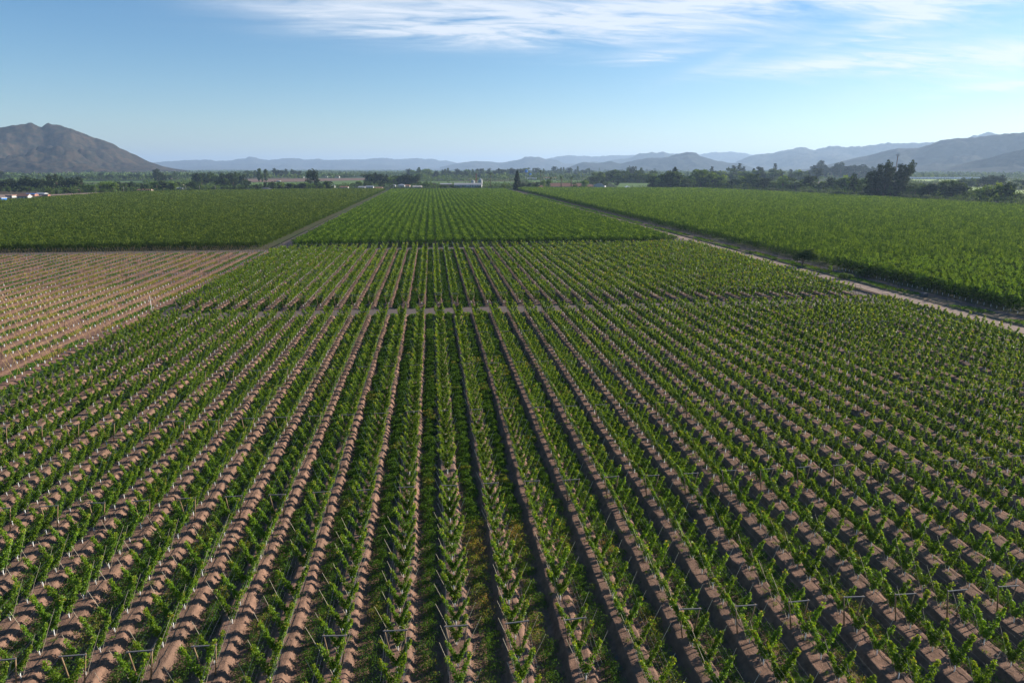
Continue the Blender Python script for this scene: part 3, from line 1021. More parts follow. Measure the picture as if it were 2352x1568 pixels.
for code, mname, h, word in ((0, 'leaf_mature', 3.7, 'middle'), (1, 'leaf_shade', 3.6, 'left'), (2, 'leaf_bright', 3.9, 'right')):
    Vs, Fs, vs, fo, Ms = [], [], [], 0, []
    sel = [i for i in og[300:] if int(all_t[i][2]) == code]
    for i in sel:
        x, y, _, z, row = all_t[i]
        s = min(1.9, max(.42, z * .0017))
        n = int(max(7, min(260, (26 if code < 2 else 22) * random.uniform(.65, 1.3) / (s * s * .62))))
        c, sh = grown_centres(n, rng, h * random.uniform(.84, 1.10), shoots=.28 if code < 2 else .45, tall=1.25 if code < 2 else 1.9)
        if s > .8: c[:, 2] = np.minimum(c[:, 2], h + 1.1)
        size = s * np.where(sh, 1.25, .95) * rng.uniform(.7, 1.3, n)
        g_ = random.uniform(.5, 1.2)
        if random.random() < .05: continue
        V, F = leaves(c, size, np.where(sh, .26, .75), np.where(sh, 1.2, .1) if False else .35)
        V[:, 2] = np.maximum(V[:, 2], .1)
        Vs.append(V + np.array([x + (random.uniform(-.5, .5) if code == 0 else 0), y, 0])); Fs.append(F + fo); fo += len(V)
        vs.append(np.where(sh, rng.uniform(.6, 1, n), rng.uniform(0, .55, n)) * g_)  # same painted top light and lower shade, scaled per tree
    o = obj('dense_fruit_trees', np_mesh('dense_fruit_trees', np.concatenate(Vs), np.concatenate(Fs), var=np.concatenate(vs)), [MT[mname]])
    tag(o, f"closely planted leafy fruit trees filling the {word} block", 'fruit trees', kind='stuff')
    print(word, len(sel), fo)

# ------------------------------------------------------------------ hills
def fbm(X, Y, s, seed, oct_=5, ridged=False):
    a, tot, nrm = 1.0, 0, 0
    for k in range(oct_):
        v = vnoise(X + 1000 * k, Y + 700 * k, s / 2 ** k, seed + k)
        if ridged: v = 1 - np.abs(2 * v - 1)
        tot = tot + a * v; nrm += a; a *= .5
    return tot / nrm


def hill(name, pts, D, depth, m, seed, rough=.35, nr=44, step=4.0, jit=.06):
    pts = np.array(pts, float)
    pxs = np.arange(pts[0, 0], pts[-1, 0] + .1, step)
    pys = np.interp(pxs, pts[:, 0], pts[:, 1])
    u, v = (pxs - 1176) / FPX, (784 - pys) / FPX
    d = FW[None] + RT[None] * u[:, None] + UP[None] * v[:, None]
    hl = np.hypot(d[:, 0], d[:, 1])
    H = CAMZ + D * d[:, 2] / hl
    H = np.maximum(H, 2)
    dx, dy = d[:, 0] / hl, d[:, 1] / hl
    s = np.concatenate([-np.linspace(1, 0, nr) ** 1.15, np.linspace(0, 1, 10)[1:]])
    Rr = D + s[:, None] * depth
    X, Y = Rr * dx[None], Rr * dy[None]
    f = (1 - np.abs(s[:, None])) ** 1.15
    n1 = fbm(X, Y, depth * .30, seed, 6, True)
    body = 4 * (1 - np.abs(s[:, None])) * np.abs(s[:, None])
    Hs = H.copy()
    for _ in range(int(60 / step) * 2): Hs[1:-1] = (Hs[:-2] + Hs[1:-1] * 2 + Hs[2:]) / 4
    bl = np.clip(np.abs(s[:, None]) / .30, 0, 1) ** .7
    Hb = H[None] * (1 - bl) + np.minimum(Hs, H * 1.05 + 10)[None] * bl
    Z = Hb * f * (1 - rough * 4.0 * body * (n1 - .35).clip(0, 1)) + H[None] * .25 * body * (fbm(X, Y, depth * .8, seed + 30, 3) - .5)
    Z = Z + H[None] * jit * (fbm(X, Y, 60, seed + 60, 3) - .5) * 2 * (np.abs(s[:, None]) < .99)
    Z[0] = -1.0; Z[-1] = -1.0
    Z = np.maximum(Z, -.5)
    ns, nc = Z.shape
    I = np.arange(ns * nc).reshape(ns, nc)
    F = np.stack([I[:-1, :-1], I[:-1, 1:], I[1:, 1:], I[1:, :-1]], -1).reshape(-1, 4)
    o = obj(name, np_mesh(name, np.stack([X, Y, Z], -1).reshape(-1, 3), F, smooth=True), m)
    return tag(o, kind='structure')


H1 = hillmat('hill_scrub', (.016, .019, .013), (.050, .036, .024), (.090, .062, .036))
H2 = hillmat('hill_far', (.015, .020, .018), (.055, .052, .042), (.08, .068, .05), .5)
H3 = hillmat('hill_wood', (.012, .017, .014), (.030, .034, .024), (.045, .042, .03), .8)
hill('hill', [(-420, 392), (-300, 330), (-150, 300), (0, 292.3), (25.6, 290.6), (50, 287), (73.5, 285), (94.8, 291), (104, 286), (111, 282), (133, 284.6), (164, 295.7), (188, 306.8), (217, 319.6),
              (234, 321.3), (256, 330), (275, 340), (290.5, 345.3), (316, 359), (342, 371.8), (376, 382.9), (402, 388), (430, 391.5)], 5600, 1500, H1, 11, .42, 60, 3)
hill('hills', [(300, 375), (340, 374), (402, 369.7), (436, 368), (484, 367), (494, 369.7), (535, 369), (547, 364.6), (562.6, 363.8), (577, 359), (597, 365), (614, 368), (633, 366), (658, 363.4), (684, 364), (706, 367),
               (721.6, 365.5), (731, 364), (742, 368), (804, 366.3), (841.6, 366), (855, 363.8), (889, 362.4), (906.5, 366.3), (930.5, 364.6), (958, 363.4), (975, 365.5), (995, 364.6), (1009, 369.7), (1023, 368.4),
               (1052, 374.9), (1080, 380), (1110, 388)], 19000, 3800, H2, 23, .5, 44, 4)
hill('hills', [(1010, 384), (1052, 375), (1077, 371.5), (1101, 369.7), (1129, 372), (1154, 374), (1175, 370), (1194, 367), (1206, 360.3), (1238, 361.7), (1250, 365), (1279, 367.6), (1296, 376), (1330, 377), (1360, 371),
               (1385, 373), (1410, 367), (1450, 362), (1469, 351), (1483, 352), (1498, 350.6), (1507, 353), (1525, 348.8), (1539, 353), (1560, 360), (1600, 370), (1650, 384)], 14000, 3000, H2, 37, .5, 44, 4)
hill('hills', [(1230, 372), (1252, 365.6), (1288, 358.2), (1305, 356.2), (1329, 358), (1370, 360), (1411, 356), (1435, 357), (1454, 356.5), (1507, 355), (1555, 353), (1608, 354.9), (1635, 350), (1681, 349.4), (1697, 350.6),
               (1714, 351.6), (1726, 356.2), (1760, 358), (1800, 365), (1860, 380)], 18500, 3000, H2, 41, .4, 40, 4)
hill('hills', [(1690, 372), (1726, 357), (1753, 353), (1774, 351.6), (1796, 345.6), (1830, 340.5), (1849, 338.8), (1870, 344.3), (1914, 334.9), (1956.7, 337.4), (2010, 333.2), (2037, 328.7), (2122, 327.8), (2147, 328.7),
               (2224, 317), (2249, 309), (2275, 305.7), (2300, 309), (2400, 318), (2600, 330)], 12500, 3200, H2, 53, .45, 44, 4)
hill('hill', [(1290, 389), (1308, 383), (1339, 372.5), (1370, 374.5), (1404, 371), (1426, 376.2), (1462, 367.6), (1488, 363), (1522, 362.5), (1548, 355.7), (1577, 348.5), (1599, 352.3), (1608, 358.7), (1628, 365),
              (1652, 369.8), (1676, 375), (1704, 375.8), (1719, 381.8), (1736, 388), (1750, 391)], 9000, 1300, H3, 67, .4, 44, 3)
hill('hill', [(1835, 391), (1856, 388), (1898, 380), (1958, 364.7), (2012, 351.6), (2062, 341.4), (2093, 341), (2113, 338), (2147, 327.8), (2183, 319.3), (2217, 317.6), (2248, 314.2), (2305, 309.9), (2348, 302.3), (2480, 290), (2700, 270)],
     7000, 1500, H3, 71, .35, 50, 3)
hill('hill', [(2150, 391), (2173, 387), (2224, 373.6), (2266, 365), (2309, 353), (2352, 343), (2480, 315), (2700, 290)], 5400, 700, H3, 83, .3, 44, 3)


# ------------------------------------------------------------------ fields in the valley
def field(name, pts, m, z):
    return sheet(name, [P(*p) for p in pts], z, m)


field('brown_field', [(553, 411.5), (860, 409), (864, 413), (800, 415), (700, 417), (573, 418.5)], 'brown_field', .12)
field('brown_field', [(300, 406), (405, 405), (405, 407.5), (300, 408.5)], 'brown_field', .12)
field('green_field', [(560, 419.2), (760, 417.2), (765, 424.5), (575, 427)], 'green_field', .12)
field('green_field', [(762, 416), (860, 414), (850, 424), (768, 424.5)], 'green_field', .12)
field('green_field', [(950, 417), (1185, 417), (1180, 423), (956, 423)], 'green_field', .12)
field('green_field', [(190, 417), (330, 416), (330, 418.6), (192, 420)], 'green_field', .12)
field('green_field', [(1210, 414.5), (1335, 414.5), (1335, 419), (1215, 419)], 'green_field', .12)
field('green_field', [(1400, 419.5), (1500, 421), (1500, 431), (1420, 431)], 'green_field', .12)
field('yellow_field', [(2205, 429), (2262, 429.5), (2262, 441), (2212, 443)], 'yellow_field', .12)
field('yellow_field', [(2310, 437), (2420, 438), (2420, 446), (2318, 446)], 'yellow_field', .12)
field('yellow_field', [(2090, 411.8), (2215, 412), (2205, 416.5), (2100, 416)], 'yellow_field', .12)
field('brown_field', [(-200, 449.3), (120, 446), (256, 441.5), (402, 437.6), (402, 438.4), (256, 443.3), (110, 450), (-120, 463), (-230, 468)], 'road', .10)
field('dirt_road', [(850, 435.2), (885, 435.0), (880, 438.5), (862, 438.5)], 'road', .13)


# ------------------------------------------------------------------ trees
def crown_mesh(cen, size, mname, asp=.8, up=.1, r=None, var=None):
    V, F = leaves(cen, size, asp, up, r)
    me = np_mesh('crown', V, F, var=(r.random(len(cen)) if var is None else var))
    me.materials.append(MT[mname])
    return me


def blobs(r, B, n):
    """B: list of (centre, radii) -> points mostly near the blob surfaces"""
    w = np.array([b[1][0] * b[1][2] for b in B]); k = r.choice(len(B), n, p=w / w.sum())
    c = np.array([B[i][0] for i in k], float); q = np.array([B[i][1] for i in k], float)
    d = r.normal(size=(n, 3)); d /= np.linalg.norm(d, axis=1)[:, None]
    return c + d * q * (r.random(n)[:, None] ** .35), k


def kind_meshes(kind, seed):
    """unit height ~10 m"""
    r = np.random.default_rng(seed)
    tr = MB()
    up = .1; asp = .8; size = .62; n = 520
    if kind in ('broad', 'dark', 'light', 'willow', 'bush', 'umbrella'):
        B = []
        if kind == 'umbrella':
            for k in range(16):
                a = r.uniform(0, 6.28); q = r.random() ** .5
                B.append(((4.9 * q * math.cos(a) + 1.2, 3.6 * q * math.sin(a), 6.0 - 2.2 * q * q + r.uniform(-1.2, .8)), (1.9, 1.8, 1.6)))
            n, size = 3600, .40
            tr.tube([(-.8, 0, 0), (-.5, 0, 2.0), (.6, 0, 4.5), (1.5, 0, 6)], [.38, .3, .2, .1], 7)
            tr.tube([(-.5, 0, 2.0), (-1.6, .3, 4.5), (-2.3, .2, 6)], [.2, .15, .08], 6)
        elif kind == 'bush':
            for k in range(9):
                a = r.uniform(0, 6.28); q = r.random() ** .5
                B.append(((5 * q * math.cos(a), 5 * q * math.sin(a), 3.2 + r.uniform(0, 3) * (1 - q)), (2.8, 2.8, 3.0)))
            n, size = 700, .8
            tr.tube([(0, 0, 0), (0, 0, 3)], .3, 5)
        else:
            w = {'broad': 3.1, 'dark': 2.7, 'light': 2.8, 'willow': 3.6}[kind]
            for k in range(17):
                a = r.uniform(0, 6.28); q = r.random() ** .6; zz = r.uniform(1.3, 8.6)
                ww = w * math.sqrt(max(.1, 1 - ((zz - 4.6) / 5.2) ** 2))
                rr = r.uniform(1.0, 1.9)
                B.append(((ww * q * math.cos(a), ww * q * math.sin(a), zz), (rr, rr, rr * .85)))
            tr.tube([(0, 0, -.2), (r.uniform(-.2, .2), 0, 2.5), (r.uniform(-.4, .4), .2, 5.5)], [.32, .24, .1], 6)
            tr.tube([(0, 0, 2.3), (1.4, .3, 5)], [.16, .06], 5); tr.tube([(0, 0, 2.5), (-1.3, -.3, 5.2)], [.16, .06], 5)
        c, k = blobs(r, B, n)
        if kind == 'willow': up = .9; asp = .35; c[:, 2] -= r.random(n) * 1.4; c[:, 2] = np.maximum(c[:, 2], .6)
        bt = r.random(len(B))[k]
        mn = {'broad': 'leaf_tree', 'dark': 'leaf_dark', 'light': 'leaf_light', 'willow': 'leaf_light', 'bush': 'leaf_tree', 'umbrella': 'leaf_tree'}[kind]
        var = np.clip(bt * .6 + r.random(n) * .4, 0, 1)
    elif kind == 'greybush':
        B = [((r.uniform(-4, 4), r.uniform(-2, 2), r.uniform(3, 6)), (3.2, 3, 3.6)) for _ in range(6)]
        c, k = blobs(r, B, 420); mn = 'leaf_grey'; var = r.random(420); size = 1.1
        tr.tube([(0, 0, 0), (0, 0, 3)], .3, 5)
    elif kind == 'poplar':
        n = 460
        zz = 1.0 + 9.2 * r.random(n) ** .9
        w = 1.05 * np.sin(np.clip((zz - .6) / 9.8, 0, 1) * math.pi) ** .55 + .12
        a = r.uniform(0, 6.28, n); q = r.random(n) ** .4 * w * (1 + .25 * np.sin(zz * 2.7 + seed))
        c = np.stack([q * np.cos(a) + .5 * (zz / 10) ** 2, q * np.sin(a), zz], 1); mn = 'leaf_tree'; var = np.clip(.25 + .5 * r.random(n), 0, 1); up = .8; asp = .55; size = .6
        tr.tube([(0, 0, -.2), (.1, 0, 4), (.4, 0, 9)], [.22, .14, .04], 6)
    elif kind == 'cypress':
        n = 900
        zz = .5 + 9.5 * r.random(n) ** 1.3
        w = 2.15 * (1 - (zz / 10.3) ** 1.6) + .1
        a = r.uniform(0, 6.28, n); q = r.random(n) ** .4 * w * (1 + .15 * np.sin(zz * 4 + a * 3))
        c = np.stack([q * np.cos(a), q * np.sin(a), zz], 1); mn = 'leaf_dark'; var = r.random(n); size = .55
        tr.tube([(0, 0, -.2), (0, 0, 9)], [.35, .05], 6)
    elif kind == 'conifer':
        n = 420
        tier = r.integers(0, 8, n); zz = 3.2 + tier * .92
        w = (2.1 * (1 - (tier / 9.5)) + .15) * r.uniform(.7, 1.1, 8)[tier]
        a = r.uniform(0, 6.28, n); q = r.random(n) ** .6 * w
        c = np.stack([q * np.cos(a) + .2 * np.sin(tier * 2.0), q * np.sin(a), zz + .16 * q + r.normal(0, .12, n)], 1); mn = 'leaf_dark'; var = r.random(n); size = .55; asp = .5
        tr.tube([(0, 0, -.2), (0, 0, 9.9)], [.25, .05], 6)
    elif kind == 'eucalypt':
        B = []
        for k in range(15):
            zz = 1.4 + 8.0 * (k / 14) ** .9
            a = r.uniform(0, 6.28); q = r.uniform(.2, 1.7) * (1 - .35 * (k / 14))
            rr = r.uniform(.75, 1.35)
            B.append(((q * math.cos(a), q * math.sin(a), zz), (rr, rr, rr * .9)))
        n = 900
        c, k = blobs(r, B, n); mn = 'leaf_dark'; var = np.clip(r.random(len(B))[k] * .6 + r.random(n) * .4, 0, 1); size = .42; up = .2; asp = .6
        tr.tube([(0, 0, -.2), (.15, 0, 4), (.0, .2, 8.4)], [.24, .17, .06], 6)
        tr.tube([(.1, 0, 3), (1.0, .3, 6)], [.12, .05], 5); tr.tube([(.1, 0, 2.6), (-.9, -.3, 5.6)], [.12, .05], 5)
    elif kind in ('palm', 'stubpalm'):
        tk = .16 if kind == 'palm' else .42
        tr.tube([(0, 0, -.1), (.1, 0, 4.5), (.05, 0, 8.4)], [tk * 1.3, tk, tk * .9], 7)
        V, F = [], []
        L_ = 1.5 if kind == 'palm' else 2.3
        for q in range(34):
            a = r.uniform(0, 6.28); e0 = r.uniform(-.7, 1.2)
            prev = np.array([.05, 0, 8.6]); dirh = np.array([math.cos(a), math.sin(a), 0]); side = np.array([-math.sin(a), math.cos(a), 0]) * .17
            seg = 4
            for k in range(seg + 1):
                t_ = k / seg; e = e0 - 1.5 * t_
                p = prev + (dirh * math.cos(e) + np.array([0, 0, math.sin(e)])) * L_ / seg if k else prev
                w_ = math.sin(math.pi * (.12 + .8 * t_))
                V += [p - side * w_, p + side * w_]; prev = p
            o_ = len(V) - 2 * (seg + 1)
            F += [(o_ + 2 * k, o_ + 2 * k + 1, o_ + 2 * k + 3, o_ + 2 * k + 2) for k in range(seg)]
        me = np_mesh('crown', np.array(V), np.array(F), var=r.uniform(0, 1, len(F)))
        me.materials.append(MT['leaf_grey' if kind == 'palm' else 'leaf_tree'])
        tm = tr.mesh('trunk', True); tm.materials.append(MT['bark'])
        return tm, me
    elif kind == 'dry':
        B = [((r.uniform(-3, 3), r.uniform(-2, 2), r.uniform(2, 6)), (2.5, 2.5, 3)) for _ in range(5)]
        c, k = blobs(r, B, 260); mn = 'leaf_grey'; var = r.random(260); size = .7; asp = .2
        tr.tube([(0, 0, 0), (0, 0, 4)], .2, 5)
    c[:, 2] = np.maximum(c[:, 2], .3)
    cm = crown_mesh(c, size * 1.45 * r.uniform(.7, 1.3, len(c)), mn, asp, up, r, var)
    tm = tr.mesh('trunk', True); tm.materials.append(MT['bark'])
    return tm, cm


KM = {}
NAMES = {'broad': ('broadleaf_tree', 'tree'), 'dark': ('dark_tree', 'tree'), 'light': ('light_green_tree', 'tree'), 'willow': ('willow_tree', 'willow'), 'bush': ('bush', 'bush'), 'greybush': ('grey_bush', 'bush'),
         'poplar': ('poplar_tree', 'poplar'), 'cypress': ('cypress_tree', 'cypress'), 'conifer': ('conifer_tree', 'conifer'), 'eucalypt': ('eucalyptus_tree', 'eucalyptus'), 'palm': ('palm_tree', 'palm'),
         'stubpalm': ('palm_tree', 'palm'), 'umbrella': ('spreading_tree', 'tree'), 'dry': ('dry_bush', 'bush')}


def tree(kind, px, by, hpx, label, group=None, wide=1.0, tries=4, ground=None):
    if kind not in KM: KM[kind] = [kind_meshes(kind, hash_(kind) + k) for k in range(tries)]
    x, y = P(px, by)
    z = float(proj(x, y, 0)[2])
    h = hpx * z / FPX * 1.02
    unit = {'bush': 8.0, 'greybush': 8.5, 'umbrella': 8.2}.get(kind, 10.0)
    s = h / unit
    tm, cm = random.choice(KM[kind])
    nm, cat = NAMES[kind]
    e = empty(nm, (x, y, 0), random.uniform(0, 6.28) if kind not in ('umbrella',) else -YAW, (s * wide, s * wide, s))
    obj('trunk', tm, None, e); obj('crown', cm, None, e)
    return tag(e, label, cat, group)


def hash_(s_): return sum(ord(c) * (i + 3) for i, c in enumerate(s_)) % 5000


ADJ = {'broad': 'round green tree', 'dark': 'dark green tree', 'light': 'light green tree', 'willow': 'pale drooping willow', 'bush': 'low green bush', 'greybush': 'low grey-green bush', 'poplar': 'narrow upright poplar',
       'cypress': 'dark cone-shaped cypress', 'conifer': 'dark conifer with flat tiers', 'eucalypt': 'tall dark eucalyptus', 'palm': 'slim palm', 'stubpalm': 'thick palm'}
# (x0, x1, base y at x0, base y at x1, height px lo, hi, kinds, n, place)
TT = [
 (-30, 190, 437.5, 437.5, 24, 31, ['eucalypt', 'dark'], 24, 'dark windbreak behind the left houses'),
 (-20, 14, 413, 413, 18, 22, ['dark', 'broad'], 5, 'clump under the left hill edge'),
 (-20, 74, 443, 441, 12, 17, ['broad', 'dark'], 8, 'row over the blue-roofed shed'),
 (112, 184, 447, 444.5, 12, 17, ['broad', 'light', 'broad'], 9, 'clump right of the grey shed'),
 (188, 214, 443, 442.5, 16, 20, ['light', 'broad'], 4, 'pair of clumps before the windbreak end'),
 (222, 262, 442, 441, 24, 29, ['willow', 'willow', 'light'], 6, 'pale willow stand at the left field edge'),
 (262, 288, 440.5, 440, 22, 26, ['dark', 'broad'], 4, 'dark trio right of the willows'),
 (290, 402, 437, 436, 13, 20, ['broad', 'light', 'dark', 'broad'], 17, 'garden trees behind the left field'),
 (188, 402, 413, 413, 9, 13, ['broad', 'dark', 'poplar', 'dark'], 30, 'tree line before the left hill foot'),
 (-20, 190, 412, 412, 8, 12, ['dark', 'broad'], 22, 'belt under the left hill'),
 (355, 380, 418, 418, 20, 26, ['eucalypt', 'dark'], 5, 'tall group before the hill tail'),
 (402, 430, 432, 432, 10, 14, ['broad', 'dark'], 4, 'trees around the terracotta houses'),
 (424, 452, 435, 435, 16, 21, ['broad', 'dark'], 4, 'clump left of the thick palm'),
 (455, 612, 436.3, 436, 8, 13, ['broad', 'dark', 'light', 'broad'], 19, 'hedge trees along the left field end'),
 (445, 560, 424, 424, 20, 27, ['poplar', 'poplar', 'dark', 'poplar'], 24, 'wind-bent poplar stand behind the left field'),
 (500, 572, 429, 429, 14, 20, ['dark', 'broad'], 9, 'dark trees before the brown field'),
 (597, 613, 418, 418, 24, 25, ['poplar'], 3, 'trio before the brown field'),
 (556, 596, 409.5, 409.5, 13, 17, ['poplar', 'broad'], 9, 'poplar line left of the brown field'),
 (600, 608, 431, 431, 12, 14, ['dark'], 2, 'pair by the grey pyramid roof'),
 (620, 764, 435.5, 434.5, 11, 17, ['dark', 'broad', 'light', 'dark'], 22, 'trees behind the end of the left field'),
 (714, 724, 432, 432, 32, 38, ['eucalypt'], 2, 'pair rising over the brown field'),
 (629, 664, 408.5, 408.5, 16, 20, ['dark', 'eucalypt'], 7, 'dark grove behind the brown field'),
 (670, 692, 408, 408, 14, 18, ['poplar', 'dark'], 4, 'group right of the dark grove'),
 (402, 446, 411, 411, 10, 14, ['poplar', 'broad'], 9, 'poplars under the far range'),
 (778, 800, 409, 409, 8, 12, ['willow', 'broad'], 4, 'willows by the red-roofed farm'),
 (738, 742, 402, 402, 7, 9, ['conifer'], 1, 'field behind the farm'),
 (806, 856, 428.5, 428.5, 9, 13, ['broad', 'light', 'dark'], 9, 'garden trees left of the lane end'),
 (846, 960, 423.8, 423.8, 17, 24, ['dark', 'cypress', 'dark', 'willow', 'dark'], 26, 'dark wood behind the white cottages'),
 (872, 900, 430, 430, 10, 14, ['dark', 'broad'], 4, 'trees between the white cottages'),
 (966, 992, 430, 430, 11, 16, ['broad', 'light'], 4, 'trees left of the brick shed'),
 (998, 1042, 430, 430, 6, 9, ['bush', 'broad'], 7, 'bushes before the brick shed'),
 (1045, 1106, 431, 431, 4, 5, ['bush'], 7, 'bushes before the white barn'),
 (958, 1016, 412.5, 412.5, 10, 13, ['willow', 'light'], 7, 'pale willows behind the green field'),
 (940, 1206, 408, 407, 14, 20, ['dark', 'broad', 'dark', 'poplar', 'light', 'eucalypt'], 46, 'thick belt behind the silos'),
 (1128, 1178, 430, 430, 4, 7, ['bush', 'broad'], 6, 'bushes right of the white barn'),
 (1160, 1180, 434, 434, 8, 12, ['light', 'broad'], 3, 'clump left of the cypress'),
 (1198, 1234, 435, 434.5, 13, 18, ['dark', 'broad'], 7, 'dark clump right of the cypress'),
 (1249, 1263, 433.5, 433.5, 18, 22, ['light'], 2, 'bright pair before the long tiled house'),
 (1338, 1346, 434, 434, 19, 21, ['light'], 1, 'gap left of the white church'),
 (1322, 1334, 434, 434, 11, 14, ['broad'], 2, 'front of the long tiled house'),
 (1346, 1368, 423, 423, 14, 18, ['dark', 'dark'], 4, 'dark clump behind the white church'),
 (1373, 1390, 430, 430, 15, 20, ['dark', 'broad'], 3, 'corner right of the white church'),
 (1394, 1414, 429.5, 429.5, 15, 18, ['dark'], 2, 'dark pair behind the parked truck'),
 (1206, 1362, 404, 404, 12, 19, ['poplar', 'dark', 'broad', 'poplar'], 28, 'line behind the water towers'),
 (1362, 1502, 419.5, 420, 20, 28, ['light', 'broad', 'broad', 'light'], 28, 'green wood behind the white tent'),
 (1440, 1475, 412, 412, 22, 28, ['dark', 'poplar'], 6, 'tall dark group over the green wood'),
 (1360, 1608, 398, 398, 8, 11, ['dark', 'poplar', 'broad'], 26, 'far line below the middle hill'),
 (1496, 1612, 433, 431.5, 24, 38, ['broad', 'dark', 'light', 'broad', 'eucalypt'], 26, 'big trees behind the right field corner'),
 (1545, 1552, 425, 425, 44, 46, ['cypress'], 1, 'spike over the big trees'),
 (1608, 1950, 431, 440, 20, 34, ['broad', 'dark', 'broad', 'light', 'dark'], 46, 'front tree belt behind the right field'),
 (1608, 1880, 418, 418, 18, 30, ['broad', 'dark', 'light', 'broad', 'conifer'], 34, 'second tree belt behind the right field'),
 (1676, 1690, 416, 416, 32, 36, ['conifer'], 1, 'left of the tiered pair'),
 (1697, 1706, 416, 416, 36, 42, ['conifer'], 2, 'tiered pair against the hill'),
 (1728, 1730, 416, 416, 32, 34, ['cypress'], 1, 'skyline right of the tiered pair'),
 (1740, 1744, 416, 416, 36, 39, ['eucalypt'], 1, 'leaning skyline spot of the belt'),
 (1776, 1779, 416, 416, 33, 35, ['conifer'], 1, 'skyline alone before the far hill'),
 (1858, 2012, 409, 409, 26, 33, ['eucalypt', 'dark'], 22, 'tall row before the right hill'),
 (1948, 1992, 446, 449, 30, 50, ['dark', 'broad', 'light', 'dark'], 7, 'group left of the giant eucalyptus clump'),
 (1992, 2066, 452, 453, 26, 44, ['dark', 'broad'], 8, 'foot of the giant eucalyptus clump'),
 (2060, 2210, 453, 456, 20, 38, ['dark', 'broad', 'dark'], 22, 'dark thicket right of the giant clump'),
 (2090, 2200, 433, 433, 10, 18, ['dark', 'broad', 'poplar'], 10, 'scattered trees before the white tunnels'),
 (2202, 2232, 430, 430, 20, 27, ['dark', 'broad'], 6, 'group left of the yellow field'),
 (2208, 2240, 452, 453, 12, 22, ['broad', 'light'], 5, 'thicket before the yellow field'),
 (2243, 2302, 430, 430, 20, 28, ['dark'], 8, 'dark group behind the yellow field'),
 (2322, 2372, 434, 434, 16, 22, ['dark', 'broad'], 5, 'dark group at the far right'),
 (2252, 2298, 463, 465, 34, 44, ['light', 'light', 'broad'], 5, 'yellow-green group by the field corner'),
 (2304, 2324, 465, 465, 42, 50, ['dark', 'poplar'], 3, 'tall pair near the right edge'),
 (2326, 2380, 463, 465, 15, 22, ['dark', 'broad'], 5, 'low group at the right edge'),
 (2080, 2400, 406, 406, 8, 12, ['dark', 'broad', 'poplar'], 34, 'far line under the right hill'),
 (1620, 1676, 431, 433, 4, 6, ['greybush'], 6, 'first stretch of the right field hedge'),
 (1676, 1990, 434.5, 449.5, 5, 7, ['greybush'], 24, 'hedge behind the right field'),
 (2064, 2390, 457, 479, 7, 12, ['greybush', 'bush', 'bush'], 30, 'scrub strip along the right field edge'),
]
for (x0, x1, b0, b1, hl, hh, kinds, n, place) in TT:
    if n >= 17 and x1 < 1500: n = int(n * 1.35)
    xs_ = np.sort(np.linspace(x0, x1, n) + rng.uniform(-.5, .5, n) * (x1 - x0) / max(n, 1)) if n > 1 else [(x0 + x1) / 2]
    c_ = {}
    for j, xx in enumerate(xs_):
        kd = random.choice(kinds)
        by = np.interp(xx, [x0, x1], [b0, b1]) + random.uniform(-.6, .6) * (1 if hh > 10 else .3)
        c_[kd] = c_.get(kd, 0) + 1
        lab = f"{ADJ[kd]}, {ordn(c_[kd])} from left, {place}" if n > 1 else f"{ADJ[kd]}, {place}"
        tree(kd, xx, by, random.uniform(hl, hh) * random.choice((.72, .85, 1, 1, 1.12)), lab, place if n > 2 else None, random.uniform(1.1, 1.7) if hh < 50 else random.uniform(.8, 1.0))
for kd, px_, by, h_, lab in [
        ('cypress', 1188, 437.2, 43, 'large dark cone-shaped cypress at the far end of the dirt road'),
        ('palm', 1127, 431, 37, 'tall slim palm right of the white barn'),
        ('palm', 1172, 430, 22, 'small slim palm just left of the large cypress'),
        ('palm', 1241.5, 424, 36, 'left one of two slim palms behind the long tiled house'),
        ('palm', 1247.5, 424, 33, 'right one of two slim palms behind the long tiled house'),
        ('stubpalm', 1265, 430, 25, 'thick palm at the left end of the long tiled house'),
        ('stubpalm', 1289, 433, 30, 'thick palm before the middle of the long tiled house'),
        ('stubpalm', 1312, 434, 28, 'thick palm before the right half of the long tiled house'),
        ('stubpalm', 464.5, 434.5, 22, 'thick palm with shaggy brown trunk behind the left field'),
        ('stubpalm', 291, 438, 19, 'thick palm right of the dark trees by the willows'),
        ('stubpalm', 361, 437.5, 15, 'small thick palm among the garden trees'),
        ('dark', 2140, 446, 26, 'dark lollipop-shaped tree over the right thicket')]:
    tree(kd, px_, by, h_, lab)
for n_, (px_, by, h_, wd, tl) in enumerate([(1999, 452, 58, .85, -3), (2012, 452, 70, .8, 0), (2028, 453, 77, .62, 1), (2041, 452, 66, .8, -2), (2055, 453, 71, .75, 2), (2066, 453, 70, .8, 9), (2064, 452, 78, .6, 15), (2034, 451, 60, 1.0, 0)]):
    e_ = tree('eucalypt', px_, by, h_, f"giant dark eucalyptus, {ordn(n_ + 1)} of eight in the tall clump against the right hill" if n_ not in (5, 6) else ('giant eucalyptus leaning right at the edge of the tall clump' if n_ == 6 else 'giant eucalyptus beside the leaning one in the tall clump'), 'giant eucalyptus clump', wd * 1.4)
    e_.rotation_euler = (0, R(tl), -YAW)
